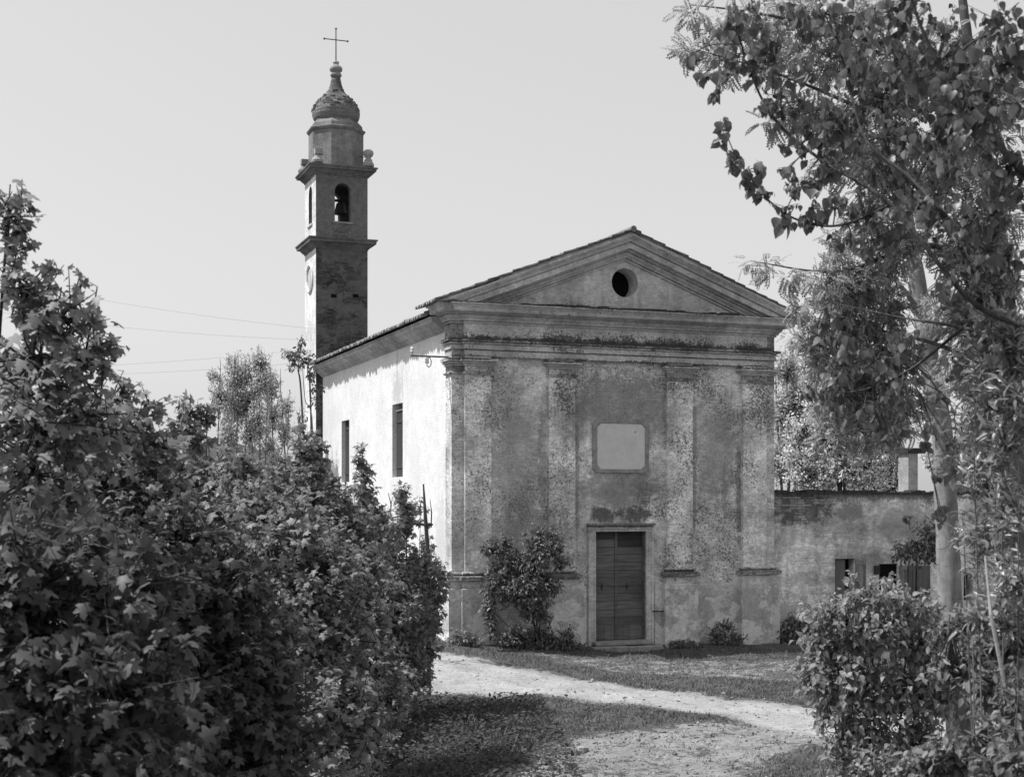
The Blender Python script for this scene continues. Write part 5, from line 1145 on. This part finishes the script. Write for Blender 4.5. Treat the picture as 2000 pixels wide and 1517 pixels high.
rad = np.clip(rg.lognormal(-4.25, .45, n), .005, .05)
V = oc[None] * (rad[:, None, None] * (1 + .35 * rg.normal(size=(n, 6, 1)))) ; th_ = rg.random(n) * 6.28
V = np.stack([V[..., 0] * np.cos(th_)[:, None] - V[..., 1] * np.sin(th_)[:, None], V[..., 0] * np.sin(th_)[:, None] + V[..., 1] * np.cos(th_)[:, None], V[..., 2]], -1) + np.stack([gx, gy, gz(gx, gy) + rad * .2], 1)[:, None]
me = np_mesh('gravel', V.reshape(-1, 3), [(of[None] + (np.arange(n) * 6)[:, None, None]).reshape(-1, 3)])
gv = link_mesh('gravel', me, leafmat('gravel_grain', .08, .34, .0, .9, .1)); tag(gv, 'loose clods and gravel scattered over the bare earth', 'gravel', kind='stuff')
# stones
stone_m = simple('field_stone', .26, .3, 8)
spots = [(1137, 1467, .11, 'largest pale stone lying in the foreground dirt'), (1405, 1462, .07, 'pale stone on the dirt right of the centre foreground'), (1245, 1440, .05, 'small stone in the middle of the foreground dirt'), (1350, 1497, .05, 'small stone low in the picture on the dirt'), (1413, 1352, .06, 'little stone at the edge of the grass beside the track'), (1020, 1262, .10, 'broken stone near the weeds at the church foot'), (985, 1257, .09, 'broken brick on the bank below the left pilaster'), (1385, 1268, .06, 'small pale stone at the shadow edge right of the door')]
for u, v, r, lab in spots:
    x, y = on_ground(u, v, -.06); bmv = []
    rs = np.random.default_rng(int(u)); nlat, nlon = 5, 9; vs = []; fs = []
    for a_ in range(nlat):
        for b_ in range(nlon):
            t_ = math.pi * (a_ + .3) / (nlat - .4); p_ = 2 * math.pi * b_ / nlon; rr_ = r * (1 + rs.normal(0, .12))
            vs.append((rr_ * math.sin(t_) * math.cos(p_), rr_ * .8 * math.sin(t_) * math.sin(p_), rr_ * .6 * math.cos(t_)))
    for a_ in range(nlat - 1):
        for b_ in range(nlon): fs.append((a_ * nlon + b_, a_ * nlon + (b_ + 1) % nlon, (a_ + 1) * nlon + (b_ + 1) % nlon, (a_ + 1) * nlon + b_))
    fs.append(tuple(range(nlon))); fs.append(tuple((nlat - 1) * nlon + k for k in range(nlon)))
    mb = MB(); mb.add(vs, fs); so = mb.build('stone', stone_m); so.location = (x, y, gzf(x, y) + r * .25); tag(so, lab, 'stone', 'loose stones on the ground')

# ------------------------------------------------------------------ overhead wires
wm = simple('wire_metal', .10, .1, 5, .5)
tw0 = np.array(loc2w(s0, T0 + TW * .6)); 
for (ua, va, da, ub, vb, lab) in ((-120, 520, 60, 603, 641, 'uppermost overhead wire running from the left to the tower'), (-120, 590, 60, 603, 664, 'second overhead wire below the uppermost one'),
                                  (-120, 724, 70, 640, 678, 'third overhead wire, faint and rising towards the tower'), (-120, 735, 70, 640, 704, 'lowest faint overhead wire behind the thin trees')):
    a_ = at(ua, va, da); b_ = at(ub, vb, 48.9 if vb < 670 else 72.0)
    pts = []
    for k in range(17):
        t = k / 16; p_ = a_ * (1 - t) + b_ * t; p_[2] -= .25 * 4 * t * (1 - t); pts.append(Vector(p_ - a_))
    mb = MB(); mb.tube(pts, [.0045] * 17, 5); wo_ = mb.build('overhead_wire', wm); wo_.location = tuple(a_); tag(wo_, lab, 'wire', 'overhead wires')
